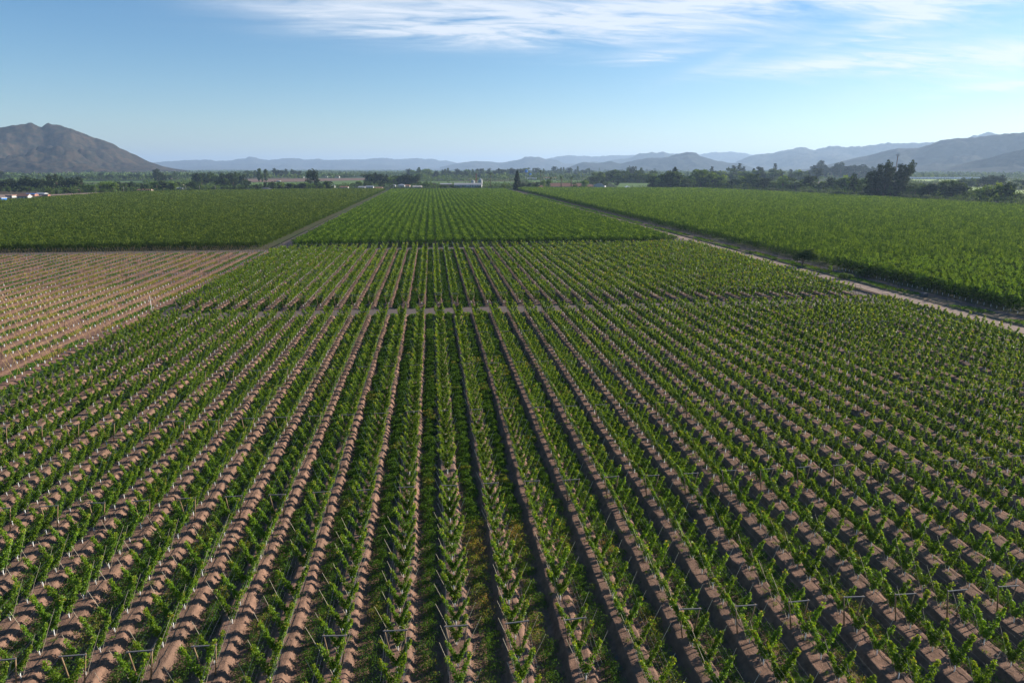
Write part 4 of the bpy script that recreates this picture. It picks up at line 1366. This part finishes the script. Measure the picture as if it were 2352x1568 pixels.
# trees and bushes along the verge of the road
tree('umbrella', 1846, 612, 43, 'big round dark green tree on the verge between road and right field', None, .95, 1)
tree('bush', 1985, 637, 25, 'round olive-green shrub on the verge beside the right field', None, 1.05)
tree('light', 1906, 629, 20, 'small bright sapling on the verge between the two shrubs', None, .8)
tree('bush', 1942, 641, 16, 'pale loose shrub on the verge near the road', None, 1.2)
tree('bush', 1779, 598, 7, 'small bush on the verge left of the big round tree', None, 1.2)
tree('bush', 1725, 583, 8, 'dark little bush on the verge near the bend of the path', None, 1.2)
tree('bush', 1760, 590, 5, 'tiny bush on the verge between two others', None, 1.2)
tree('dry', 2131, 677, 15, 'dry brown bush behind the dark box on the verge', None, 1.1)
tree('bush', 1545, 522, 4, 'small bush on the far verge beside the road', None, 1.4)

# ------------------------------------------------------------------ far woods
Cc, Ss, vv = [], [], []
for k in range(1000):
    z = 2300 * math.exp(random.random() ** .8 * 1.6)
    pxx = random.uniform(-300, 2650)
    by = 388 + CAMZ * FPX / cp / z
    x, y = P(pxx, by)
    L_ = random.uniform(120, 700); a = random.choice((0, math.pi / 2)) + random.uniform(-.15, .15)
    n = int(L_ / 9)
    t = np.linspace(-.5, .5, n) * L_
    hx = random.uniform(9, 19)
    for q in range(3):
        X = x + t * math.cos(a) + rng.normal(0, 4, n); Y = y + t * math.sin(a) + rng.normal(0, 4, n)
        Z = rng.uniform(.25, 1.0, n) * hx * (.6 + .5 * rng.random(n))
        Cc.append(np.stack([X, Y, Z], 1)); Ss.append(np.full(n, 7.5 * (1 + z / 9000))); vv.append(np.clip(rng.random(n) * .6 + random.random() * .4, 0, 1))
Cc, Ss, vv = np.concatenate(Cc), np.concatenate(Ss), np.concatenate(vv)
V, F = leaves(Cc, Ss * rng.uniform(.7, 1.3, len(Cc)), .8, .1)
V[:, 2] = np.maximum(V[:, 2], .3)
tag(obj('far_woods', np_mesh('far_woods', V, F, var=vv), MT['leaf_tree']), 'far-off dark tree lines fading into the haze across the valley', 'woods', kind='stuff')

FP = [[(545, 408), (880, 405), (880, 414), (815, 417), (700, 419), (560, 420)], [(560, 419), (860, 414), (850, 425), (575, 427)], [(950, 417), (1185, 417), (1180, 423), (956, 423)], [(190, 416), (330, 414), (330, 420.5), (192, 422.5)],
      [(1210, 414.5), (1335, 414.5), (1335, 419), (1215, 419)], [(1400, 420), (1500, 421), (1500, 431), (1420, 431)], [(2200, 428.5), (2268, 429), (2268, 442), (2208, 444)], [(2306, 436), (2430, 437), (2430, 447), (2312, 447)], [(2085, 410.5), (2220, 410.5), (2210, 417.5), (2095, 417)],
      [(820, 398), (980, 398), (980, 403), (820, 403)], [(1180, 425), (1240, 425), (1240, 440), (1180, 440)], [(0, 440), (112, 440), (120, 460), (0, 470)], [(1240, 424), (1345, 424), (1345, 437), (1240, 437)], [(1344, 424), (1450, 424), (1450, 437), (1344, 437)], [(820, 428), (970, 426), (970, 436), (820, 436)], [(1008, 424), (1108, 424), (1108, 434), (1008, 434)],
      [(1840, 414), (1920, 414), (1920, 426), (1840, 426)], [(595, 430), (625, 430), (625, 440), (595, 440)]]
Cc, Ss, vv = [], [], []
qx = rng.uniform(-150, 2500, 30000); qy = 399 + 46 * rng.random(30000) ** 1.1
edge = np.interp(qx, [-150, 0, 120, 256, 402, 600, 868, 1200, 1608, 1779, 2010, 2190, 2352, 2500], [474, 463, 452, 443, 438, 436, 435, 434.5, 434, 441, 453, 465, 476, 486])
qy = np.where(qx > 1640, 399 + (edge - 400) * rng.random(30000) ** .9, qy)
ok = qy < edge - .8
for poly in FP: ok &= ~in_poly(qx, qy, poly)
qx, qy = qx[ok], qy[ok]
cl = vnoise(qx, qy * 6, 22, 77)
ok = cl > np.where(qx > 1340, .12, .20)
qx, qy, cl = qx[ok], qy[ok], cl[ok]
for a_, b_, c_ in zip(qx, qy, cl):
    x, y = P(a_, b_); z = CAMZ * FPX / cp / (b_ - 388)
    n = 5; hh = (2.0 + 12 * max(0, c_ - .34)) * random.uniform(.5, 1.4) * (1.35 if a_ > 1340 else 1.0); s_ = max(1.5, z * .0016)
    p = rng.normal(0, s_ * .9, (n, 3)); p[:, 2] = rng.random(n) * hh
    Cc.append(p + np.array([x, y, .2])); Ss.append(np.full(n, s_)); vv.append(np.clip(rng.random(n) * .4 + c_ * .6 + rng.normal(0, .12), 0, 1))
Cc, Ss, vv = np.concatenate(Cc), np.concatenate(Ss), np.concatenate(vv)
V, F = leaves(Cc, Ss * rng.uniform(.7, 1.3, len(Cc)), .8, .1)
V[:, 2] = np.maximum(V[:, 2], .15)
tag(obj('undergrowth', np_mesh('undergrowth', V, F, var=vv), MT['leaf_tree']), 'low scrub and garden greenery filling the valley between the trees', 'undergrowth', kind='stuff')

# verge grass
cs, sz, va = [], [], []
for X_, w_, dn in ((124.2, .8, .30), (125.8, .9, .50), (127.6, .8, .5), (115.2, .7, .4)):
    ys_ = np.arange(24, 900 if X_ > 120 else 290, dn); xs_ = X_ + rng.normal(0, w_ * .6, len(ys_))
    ok = in_view(xs_, ys_, 0, 40, 10); xs_, ys_ = xs_[ok], ys_[ok]
    d_ = vnoise(xs_, ys_, 8, 61); z_ = proj(xs_, ys_, 0)[2]
    for x, y, dd, z in zip(xs_, ys_, d_, z_):
        if dd < .35: continue
        s_ = z * .0017; n = max(3, int(min(30, .9 / (s_ * s_ * .5))))
        p = rng.normal(0, .32, (n, 3)); p[:, 2] = rng.random(n) * (.5 if X_ < 125 else .3)
        cs.append(p + np.array([x, y, .15 if X_ < 125 else .05])); sz.append(np.full(n, s_))
        va.append(np.clip(rng.random(n) * .5 + (.35 if dd > .62 and X_ > 125 else 0), 0, 1))
cs, sz, va = np.concatenate(cs), np.concatenate(sz), np.concatenate(va)
V, F = leaves(cs, sz * rng.uniform(.7, 1.3, len(cs)), .6, .3)
tag(obj('verge_grass', np_mesh('verge_grass', V, F, var=va), MT['leaf_weed']), 'dark green and dry grass along the verge of the dirt road', 'grass', kind='stuff')

# ------------------------------------------------------------------ fence on the verge, poles, masts
e = empty('wire_fence', (128.6, 110, 0))
tag(e, 'wire fence of thin wooden posts along the verge beside the right field', 'fence')
pm = MB(); pm.tube([(0, 0, -.1), (0, 0, 1.55)], [.06, .05], 6)
pm = pm.mesh('post'); pm.materials.append(MT['wood_grey'])
for k in range(96):
    p = obj('post', pm, None, e, (random.uniform(-.05, .05), k * 4.6, 0), None, random.uniform(.85, 1.15))
    p.rotation_euler = (random.uniform(-.06, .06), random.uniform(-.06, .06), 0)
for h_ in (.5, .95, 1.4):
    w = MB(); w.tube([(0, 0, h_), (0, 95 * 4.6, h_)], .006, 3); obj('wire', w.mesh('wire'), MT['wire'], e)
bx = MB(); bx.box(-.7, .7, -.5, .5, 0, .9); bx.box(-.8, .8, -.6, .6, .903, 1.0)
x, y = P(2122, 682)
o = obj('irrigation_box', bx.mesh('irrigation_box'), MT['roof_dark'], None, (x, y, .03), .1); tag(o, 'low dark box on the verge beside the dirt road', 'box')


def pole(px_, by, hpx, label, arm=True, m='concrete', r0=.16, cat='pole', lean=0):
    x, y = P(px_, by); z = float(proj(x, y, 0)[2]); h = hpx * z / FPX
    e = empty('utility_pole' if arm else 'slim_pole', (x, y, 0), -YAW)
    tag(e, label, cat)
    b = MB(); b.tube([(0, 0, 0), (lean * h, 0, h)], [r0, r0 * .7], 7); obj('pole', b.mesh('pole', True), MT[m], e)
    if arm:
        b = MB(); b.box(-1.1, 1.1, -.2, -.06 - r0, h - .75, h - .6); obj('crossarm', b.mesh('crossarm'), MT['wood_grey'], e)
        for q in (-.95, 0, .95):
            b = MB(); b.tube([(q, -.15 - r0 * .5, h - .6), (q, -.15 - r0 * .5, h - .35)], .07, 6); obj('insulator', b.mesh('insulator'), MT['concrete'], e)
    return (x, y, h)


pp = []
for n_, (a, b_, c_) in enumerate([(28, 458, 20), (86, 452, 12.5), (136, 448, 10.5), (185, 444.6, 13), (220, 443.6, 13), (285, 440.5, 11.5), (427.5, 438.3, 12), (459, 438.0, 12), (495, 437.6, 12), (613.5, 436, 10), (617.5, 436, 10)]):
    pp.append(pole(a, b_, c_, f"{'wooden' if n_ < 5 else 'pale'} utility pole, {ordn(n_ + 1)} from left along the left field end", True, 'wood_grey' if n_ < 5 else 'concrete'))
b = MB()
for k in range(5):
    p, q = pp[k], pp[k + 1]
    for off in (-.9, .9):
        pts = []
        for t_ in np.linspace(0, 1, 7):
            pts.append((p[0] + (q[0] - p[0]) * t_ + off * cy_, p[1] + (q[1] - p[1]) * t_ - off * sy_ - .2, (p[2] - .35) + (q[2] - p[2]) * t_ - 1.0 * 4 * t_ * (1 - t_)))
        b.tube(pts, .03, 3)
tag(obj('power_line', b.mesh('power_line'), MT['hose']), 'thin dark power lines strung between the left utility poles', 'power line')
pole(351.6, 727.7, 49, 'white slim leaning pole at the crossing of the lanes', False, 'white_paint', .05, 'pole', -.04)
for a, b_, c_, l_ in [(453, 478, 13, 'thin grey pole rising from the left field'), (668, 466, 9, 'thin grey pole near the far end of the left field'), (926, 476, 14, 'thin pale pole rising from the middle field'),
                      (1277, 470, 10, 'thin pale pole rising from the right part of the middle field'), (2204, 530, 26, 'thin grey pole rising from the right field')]:
    pole(a, b_, c_, l_, False, 'wood_grey', .10)

# lattice phone mast with antenna head
x, y = P(2052.5, 431); e = empty('phone_mast', (x, y, 0), -YAW)
tag(e, 'slim red and white phone mast standing behind the giant eucalyptus clump', 'mast')
z = float(proj(x, y, 0)[2]); h = 75 * z / FPX
for a in range(3):
    b = MB(); ca, sa = math.cos(a * 2.094), math.sin(a * 2.094)
    b.tube([(1.3 * ca, 1.3 * sa, 0), (.5 * ca, .5 * sa, h)], [.28, .22], 5); obj('leg', b.mesh('leg'), MT['red_steel'], e)
b = MB()
for k in range(24):
    z0, z1 = h * k / 24, h * (k + 1) / 24
    for a in range(3):
        r0_, r1_ = 1.3 - .8 * k / 24, 1.3 - .8 * (k + 1) / 24
        b.tube([(r0_ * math.cos(a * 2.094), r0_ * math.sin(a * 2.094), z0), (r1_ * math.cos((a + 1) * 2.094), r1_ * math.sin((a + 1) * 2.094), z1)], .13, 4)
obj('lattice', b.mesh('lattice'), MT['concrete'], e)
for k in range(6):
    a = k * math.pi / 3
    b = MB(); b.box(-.35, .35, -.25, .25, h - 4.5, h - .2)
    o = obj('antenna', b.mesh('antenna'), MT['wall_white'], e, (2.6 * math.cos(a), 2.6 * math.sin(a), 0))
b = MB(); b.tube([(0, 0, h - 3.2), (0, 0, h - 2.8)], 2.7, 12); obj('antenna_ring', b.mesh('antenna_ring'), MT['concrete'], e)

# water towers
for n_, (px_, hp, l_) in enumerate([(1208.5, 22, 'taller blue water tower behind the tiled houses'), (1217.5, 14, 'smaller blue water tower right of the taller one')]):
    x, y = P(px_, 412); z = float(proj(x, y, 0)[2]); h = hp * z / FPX
    e = empty('water_tower', (x, y, 0)); tag(e, l_, 'water tower')
    for a in range(4):
        b = MB(); q = (math.cos(a * 1.571 + .78), math.sin(a * 1.571 + .78)); b.tube([(3.2 * q[0], 3.2 * q[1], 0), (2.6 * q[0], 2.6 * q[1], h * .70)], .3, 5); obj('leg', b.mesh('leg'), MT['concrete'], e)
    b = MB(); b.tube([(0, 0, h * .70), (0, 0, h * .92), (0, 0, h)], [4.3, 4.3, .6], 16); obj('tank', b.mesh('tank'), MT['blue_paint'], e)


# ------------------------------------------------------------------ buildings
def house(px0, px1, by, hwall, hroof, label, wall='wall_white', roof='roof_tile', kind='gable', depth=8.0, nwin=3, cat='house', name='house', base=0.0, door=True, over=.45):
    xa, ya = P(px0, by); xb, yb = P(px1, by)
    w = math.hypot(xb - xa, yb - ya); z = float(proj((xa + xb) / 2, (ya + yb) / 2, 0)[2])
    s = z / FPX
    hw, hr = hwall * s, hroof * s
    e = empty(name, ((xa + xb) / 2, (ya + yb) / 2, base), math.atan2(yb - ya, xb - xa))
    tag(e, label, cat)
    b = MB(); b.box(-w / 2, w / 2, 0, depth, 0, hw)
    if kind == 'gable':
        b.add([(-w / 2, 0, hw), (-w / 2, depth, hw), (-w / 2, depth / 2, hw + hr)], [(0, 2, 1)]); b.add([(w / 2, 0, hw), (w / 2, depth, hw), (w / 2, depth / 2, hw + hr)], [(0, 1, 2)])
    obj('wall', b.mesh('wall'), MT[wall], e)
    r_ = MB()
    if kind == 'gable': r_.gable(-w / 2, w / 2, 0, depth, hw + .05, hw + hr + .05, over)
    elif kind == 'hip': r_.hip(-w / 2, w / 2, 0, depth, hw + .02, hw + hr, over)
    else: r_.box(-w / 2 - .3, w / 2 + .3, -.3, depth + .3, hw + .01, hw + max(.3, hr))
    obj('roof', r_.mesh('roof'), MT[roof], e)
    if nwin:
        st = w / nwin
        for k in range(nwin):
            xc = -w / 2 + st * (k + .5)
            if door and k == nwin // 2:
                d = MB(); d.box(xc - .55, xc + .55, -.06, -.003, .02, min(2.1, hw * .8)); obj('door', d.mesh('door'), MT['bark'], e); continue
            ww = min(1.4, st * .35)
            f = MB(); f.box(xc - ww / 2 - .1, xc + ww / 2 + .1, -.07, -.003, hw * .38, hw * .78); fo2 = obj('window', f.mesh('window'), MT['wall_cream'], e)
            g = MB(); g.box(xc - ww / 2, xc + ww / 2, -.09, -.073, hw * .38 + .1, hw * .78 - .1); obj('pane', g.mesh('pane'), MT['window_glass'], fo2)
    return e


house(39, 64, 457, 6, 5, 'white house with red-brown roof at the far left field corner', 'wall_white', 'roof_tile', nwin=3)
house(13, 28, 454.5, 4.5, 1.5, 'small white house at the far left edge', 'wall_white', 'roof_tile', 'flat', nwin=2)
house(-8, 4, 461, 5, 2, 'pale blue corner of a shed at the left picture edge', 'blue_paint', 'roof_zinc', 'flat', nwin=0)
house(58, 80, 450.5, 4.4, 1.2, 'shed with bright blue roof left of the grey shed', 'wall_brick', 'blue_paint', 'gable', 7, 2, 'shed', 'shed')
house(82, 101, 449, 3.5, 2.2, 'long grey-roofed shed right of the blue-roofed shed', 'wall_white', 'roof_zinc', 'gable', 9, 3, 'shed', 'shed')
house(96, 110, 450.5, 2.8, 1.5, 'small brick outhouse right of the grey-roofed shed', 'wall_brick', 'roof_dark', 'gable', 5, 2, 'outhouse', 'outhouse')
house(178, 187, 442, 5, 2, 'small pink-walled house in the trees behind the left field', 'wall_brick', 'roof_tile', nwin=2)
house(314, 331, 438.8, 2, 1.8, 'terracotta-roofed house, left of two among the garden trees', 'wall_cream', 'roof_tile', nwin=3)
house(333, 346, 438.8, 2, 1.8, 'terracotta-roofed house, right of two among the garden trees', 'wall_cream', 'roof_tile', nwin=2)
house(396, 409, 427.5, 3.4, 2.4, 'pink-roofed house with white gable behind the garden trees', 'wall_white', 'roof_tile', nwin=2)
house(410, 421, 427, 2.6, 1.8, 'small pink-roofed house right of the white gable', 'wall_cream', 'roof_tile', nwin=2)
house(402, 418, 436, 3, 2, 'grey-roofed house by the first pale utility pole', 'wall_white', 'roof_grey', nwin=3)
house(594, 621, 437.6, 1.5, 4.8, 'house with dark grey pyramid roof at the left field end', 'wall_cream', 'roof_dark', 'hip', 14, 0)
house(610, 622, 433.5, 3, 1.5, 'white shed just behind the dark pyramid roof', 'wall_white', 'roof_zinc', nwin=2, cat='shed', name='shed')
house(650, 660, 432.5, 2.5, 1.4, 'small pale-roofed hut among the dark trees', 'wall_white', 'roof_zinc', nwin=1, cat='hut', name='hut')
house(756, 768, 431.5, 3.5, 2.4, 'white house with grey roof right of the eucalyptus pair', 'wall_white', 'roof_grey', nwin=2)
house(780, 799, 433.5, 3, 2.4, 'brown-roofed house before the vineyard strip', 'wall_white', 'roof_tile', nwin=3)
house(669, 697, 408.7, 2.4, 1.5, 'long red-roofed farmhouse behind the brown field', 'wall_white', 'roof_tile', nwin=4, depth=12)
house(703, 711, 406.5, 2, 1, 'tiny white building right of the red-roofed farmhouse', 'wall_white', 'roof_zinc', nwin=1)
house(766, 779, 408.5, 3, 2.2, 'pink-roofed farm building behind the brown field', 'wall_white', 'roof_tile', nwin=2, depth=12)
house(743, 752, 407.5, 1.6, .8, 'low white shed left of the pink-roofed farm building', 'wall_white', 'roof_zinc', nwin=0, cat='shed', name='shed')
house(823, 838, 433, 2.6, 2.2, 'white cottage, leftmost at the end of the diagonal lane', 'wall_white', 'roof_grey', nwin=3)
house(840, 857, 432.8, 3.2, 2.6, 'white cottage with pale roof, middle one at the lane end', 'wall_white', 'roof_zinc', nwin=3)
house(861, 878, 434.2, 2.2, 1.8, 'cottage with pink tiled roof right of the lane end', 'wall_cream', 'roof_tile', nwin=3)
house(897, 908, 429.5, 3, 2.2, 'grey-roofed cottage left of the white hipped house', 'wall_white', 'roof_grey', nwin=2)
house(913, 929, 429.3, 3.3, 3.2, 'white house with pale hipped roof behind the middle field', 'wall_white', 'roof_zinc', 'hip', 12, 3)
house(930, 941, 429, 2.4, 2.0, 'small brown-roofed cottage right of the white hipped house', 'wall_cream', 'roof_tile', nwin=2)
house(948, 968, 431, 1.6, 2.6, 'low cream-roofed cottage beside the garden trees', 'wall_white', 'wall_cream', nwin=3)
house(993, 1000, 429.5, 4, 4.5, 'small brick gable house left of the brick shed', 'wall_brick', 'roof_tile', depth=5, nwin=1)
house(1011, 1037, 427.8, 4.2, 2.2, 'brick shed with grey roof left of the long white barn', 'wall_brick', 'roof_grey', nwin=4, depth=12, cat='shed', name='shed')
house(1043, 1106, 431, 6.4, 3.6, 'long white barn with grey roof behind the middle field', 'wall_white', 'roof_grey', nwin=11, depth=16, cat='barn', name='barn')
for px_, hp, rr, l_ in ((1086, 11.5, 4.6, 'shorter grey grain silo behind the barn'), (1103.5, 16, 4.8, 'taller grey grain silo at the right end of the barn')):
    x, y = P(px_, 427.5 if hp > 12 else 426); z = float(proj(x, y, 0)[2]); h = hp * z / FPX * 1.08
    e = empty('grain_silo', (x, y, 0)); tag(e, l_, 'silo')
    b = MB(); b.tube([(0, 0, 0), (0, 0, h * .82)], rr * .82, 20, caps=False)
    for k in range(8): b.tube([(0, 0, h * (.05 + k * .1)), (0, 0, h * (.05 + k * .1) + .15)], rr * .835, 20)
    obj('wall', b.mesh('wall'), MT['roof_zinc'], e)
    b = MB(); b.tube([(0, 0, h * .82), (0, 0, h)], [rr * .88, .4], 20); obj('roof', b.mesh('roof'), MT['roof_zinc'], e)
x, y = P(1094, 427); z = float(proj(x, y, 0)[2]); h = 27 * z / FPX
e = empty('grain_elevator', (x, y, 0), -YAW); tag(e, 'rust-red grain elevator tower between the two silos', 'grain elevator')
for sx_ in (-1, 1):
    for sy2 in (-1, 1):
        b = MB(); b.tube([(sx_ * 1.1, sy2 * 1.1, 0), (sx_ * 1.0, sy2 * 1.0, h)], .22, 4); obj('leg', b.mesh('leg'), MT['red_steel'], e)
b = MB()
for k in range(8):
    b.box(-1.2, 1.2, -1.2, -1.0, h * k / 8 + .5, h * k / 8 + .8); b.box(-1.2, 1.2, 1.0, 1.2, h * k / 8 + .5, h * k / 8 + .8)
    b.tube([(-1, -1.1, h * k / 8 + .6), (1, -1.1, h * (k + 1) / 8 + .6 if k < 7 else h)], .15, 4)
obj('bracing', b.mesh('bracing'), MT['red_steel'], e)
b = MB(); b.box(-.5, .5, -.5, .5, 0, h + 1.0); obj('shaft', b.mesh('shaft'), MT['red_steel'], e)
# long tiled house with wings
house(1236, 1250, 434.5, 4.2, 4.6, 'left wing house with brown hip roof beside the cypress', 'wall_white', 'roof_tile', 'hip', 12, 3)
house(1264, 1336, 432.5, 4, 6.8, 'long white house with brown tiled roof behind the palms', 'wall_white', 'roof_tile', nwin=9, depth=20)
house(1287, 1301, 435.6, 2.6, 1.6, 'low white annex before the long tiled house', 'wall_white', 'roof_tile', nwin=2, depth=6)
house(1346, 1366, 433.2, 4.5, 5.2, 'brown-roofed hall left of the stepped white church', 'wall_cream', 'roof_tile', 'hip', 14, 2)
# church: barrel roof with stepped white front
x, y = P(1376, 434.6); z = float(proj(x, y, 0)[2]); s_ = z / FPX
e = empty('church', (x, y, 0), -YAW - .25); tag(e, 'white church with stepped front wall and pale barrel roof', 'church')
b = MB()
for (x0_, x1_, hh_) in ((-9, -6.5, 6), (-6.5, -4, 8), (-4, 4, 9.5), (4, 6.5, 8), (6.5, 9, 6)): b.box(x0_, x1_, 0, 1.0, 0, hh_)
obj('front_wall', b.mesh('front_wall'), MT['wall_white'], e)
b = MB(); b.box(-8, 8, 1.003, 26, 0, 5.2); obj('wall', b.mesh('wall'), MT['wall_white'], e)
pts = [(-4.5 + 5.6 * math.cos(a), 5.2 + 3.0 * math.sin(a)) for a in np.linspace(0, math.pi, 13)]
b = MB(); V = [(p[0], yy, p[1]) for yy in (4.01, 26.3) for p in pts]
b.add(V, [(k, k + 1, 14 + k, 13 + k) for k in range(12)] + [tuple(range(13)), tuple(range(25, 12, -1))]); obj('roof', b.mesh('roof'), MT['roof_grey'], e)
b = MB(); b.box(-1.1, 1.1, -.06, -.003, .02, 3.2); obj('door', b.mesh('door'), MT['bark'], e)
b = MB(); b.tube([(0, 0, 9.5), (0, 0, 12)], .12, 5); b.box(-.7, .7, -.1, .1, 11.0, 11.25); obj('cross', b.mesh('cross'), MT['wall_white'], e)
house(1388, 1412, 435, 3.2, 1.2, 'low white shed with grey roof right of the church', 'wall_white', 'roof_grey', 'flat', 9, 3, 'shed', 'shed')
# white marquee
x, y = P(1440, 434.6); e = empty('marquee', (x, y, 0), -YAW); tag(e, 'white pointed marquee at the edge of the right field', 'marquee')
b = MB(); b.hip(-6, 6, -6, 6, 2.6, 5.6, .3); obj('canopy', b.mesh('canopy'), MT['film'], e)
for sx_ in (-1, 1):
    for sy2 in (-1, 1):
        b = MB(); b.tube([(sx_ * 5.9, sy2 * 5.9, 0), (sx_ * 5.9, sy2 * 5.9, 2.6)], .1, 5); obj('leg', b.mesh('leg'), MT['concrete'], e)
house(1211, 1233, 412.6, 2.4, 1.4, 'pale low building behind the two water towers', 'wall_white', 'roof_zinc', nwin=3, depth=14)
house(1248, 1278, 412, 3, 1.6, 'pink and grey farm building behind the slim palms', 'wall_cream', 'roof_tile', nwin=4, depth=14)
house(1304, 1312, 410, 1.4, 1, 'tiny white building in the trees behind the palms', 'wall_white', 'roof_zinc', nwin=1)
house(1852, 1870, 420, 2.6, 2, 'white house with pinkish roof among trees before the right hill', 'wall_white', 'roof_tile', nwin=2, depth=10)
house(1852, 1862, 425, 2.6, 2, 'lower white house in the trees before the right hill', 'wall_white', 'roof_zinc', nwin=2, depth=8)
house(1909, 1915, 423, 2.6, 1.0, 'tiny white house right of the other two in the trees', 'wall_white', 'roof_zinc', nwin=1, depth=6)
house(2184, 2193, 424, 2.5, 1.2, 'small white shed before the white tunnels', 'wall_white', 'roof_zinc', nwin=1, depth=6, cat='shed', name='shed')


# plastic tunnels: rows of long white greenhouses
def tunnels(px0, px1, by, hp, n, place):
    xs_ = np.linspace(px0, px1, n + 1)
    for k in range(n):
        xa, ya = P(xs_[k], by); xb, yb = P(xs_[k + 1], by)
        w = math.hypot(xb - xa, yb - ya) * .94; z = float(proj(xa, ya, 0)[2]); h = hp * z / FPX
        e = empty('greenhouse', ((xa + xb) / 2, (ya + yb) / 2, 0), math.atan2(yb - ya, xb - xa))
        tag(e, f"white plastic greenhouse, {ordn(k + 1)} from left {place}", 'greenhouse', f'white greenhouses {place}')
        b = MB(); pts = [(w / 2 * math.cos(a), h * (.45 + .55 * math.sin(a))) for a in np.linspace(0, math.pi, 9)]
        V = [(w / 2, 0, 0)] + [(p[0], 0, p[1]) for p in pts] + [(-w / 2, 0, 0)]
        m_ = len(V); V = V + [(v[0], 60, v[2]) for v in V]
        b.add(V, [(j, j + 1, m_ + j + 1, m_ + j) for j in range(m_ - 1)] + [tuple(range(m_ - 1, -1, -1)), tuple(range(m_, 2 * m_))])
        obj('cover', b.mesh('cover'), MT['film'], e)
        d = MB(); d.box(-w * .12, w * .12, -.15, -.01, .05, h * .5); obj('door', d.mesh('door'), MT['concrete'], e)


tunnels(828, 932, 400.8, 2.2, 14, 'beyond the cottages')
tunnels(958, 976, 400.8, 2.0, 3, 'beyond the dark wood')
tunnels(700, 742, 402, 2.0, 6, 'beyond the farm')
tunnels(2068, 2262, 411.2, 3.4, 24, 'under the right hill')
tunnels(800, 812, 405, 2.0, 2, 'left of the dark wood')
# tanker truck on the brown field edge
x, y = P(638, 418.5); e = empty('tanker_truck', (x, y, 0), -YAW); tag(e, 'white tanker truck parked at the edge of the brown field', 'truck')
b = MB(); b.tube([(-3.5, 0, 2.2), (8, 0, 2.2)], 1.25, 14); obj('tank', b.mesh('tank', True), MT['wall_white'], e)
b = MB(); b.box(-8, -5, -1.2, 1.2, .7, 3.2); b.box(-8.6, -8.003, -1.2, 1.2, .7, 1.9); obj('cab', b.mesh('cab'), MT['roof_tile'], e)
b = MB(); b.box(-7.6, -5.8, -1.24, -1.203, 2.0, 3.0); obj('window', b.mesh('window'), MT['window_glass'], e)
b = MB(); b.box(-5, 8, -.9, .9, .6, .95); obj('chassis', b.mesh('chassis'), MT['roof_dark'], e)
for q in (-7, 4.5, 6.5):
    for sy2 in (-1.15, .85):
        b = MB(); b.tube([(q, sy2, .5), (q, sy2 + .3, .5)], .5, 12); obj('wheel', b.mesh('wheel'), MT['hose'], e)

# clipped dark hedge walls at the far ends of the fields
def hedge(p0, p1, h, label):
    (xa, ya), (xb, yb) = P(*p0), P(*p1)
    L_ = math.hypot(xb - xa, yb - ya); n = int(L_ * 3)
    t = rng.random(n); c = np.stack([xa + (xb - xa) * t + rng.normal(0, .5, n), ya + (yb - ya) * t + rng.normal(0, .5, n), rng.random(n) * h], 1)
    V, F = leaves(c, 1.5, .8, .1); V[:, 2] = np.maximum(V[:, 2], .02)
    tag(obj('hedge', np_mesh('hedge', V, F, var=rng.random(n)), MT['hedge']), label, 'hedge')


hedge((800, 436.8), (880, 436.0), 2.6, 'dark hedge before the cottages at the lane end')
hedge((886, 433.6), (1176, 433.2), 3.2, 'long dark hedge at the far end of the middle field')
hedge((287, 440.0), (480, 438.0), 3.0, 'dark hedge along the far end of the left field')

scene.cycles.sample_clamp_indirect = 4.0
# ------------------------------------------------------------------ haze
b = MB(); b.box(-41000, 41000, -41000, 41000, -1.5, 640)
hm = bpy.data.materials.new('haze_air'); hm.use_nodes = True; t = hm.node_tree; t.nodes.clear()
vo = N(t, 'ShaderNodeVolumePrincipled'); vo.inputs['Color'].default_value = (.52, .72, 1.0, 1); vo.inputs['Density'].default_value = 6.0e-5; vo.inputs['Anisotropy'].default_value = .22
mo = N(t, 'ShaderNodeOutputMaterial'); t.links.new(vo.outputs[0], mo.inputs['Volume'])
o = obj('haze', b.mesh('haze'), hm)
tag(o, 'pale blue haze hanging over the whole valley', 'haze', kind='stuff')
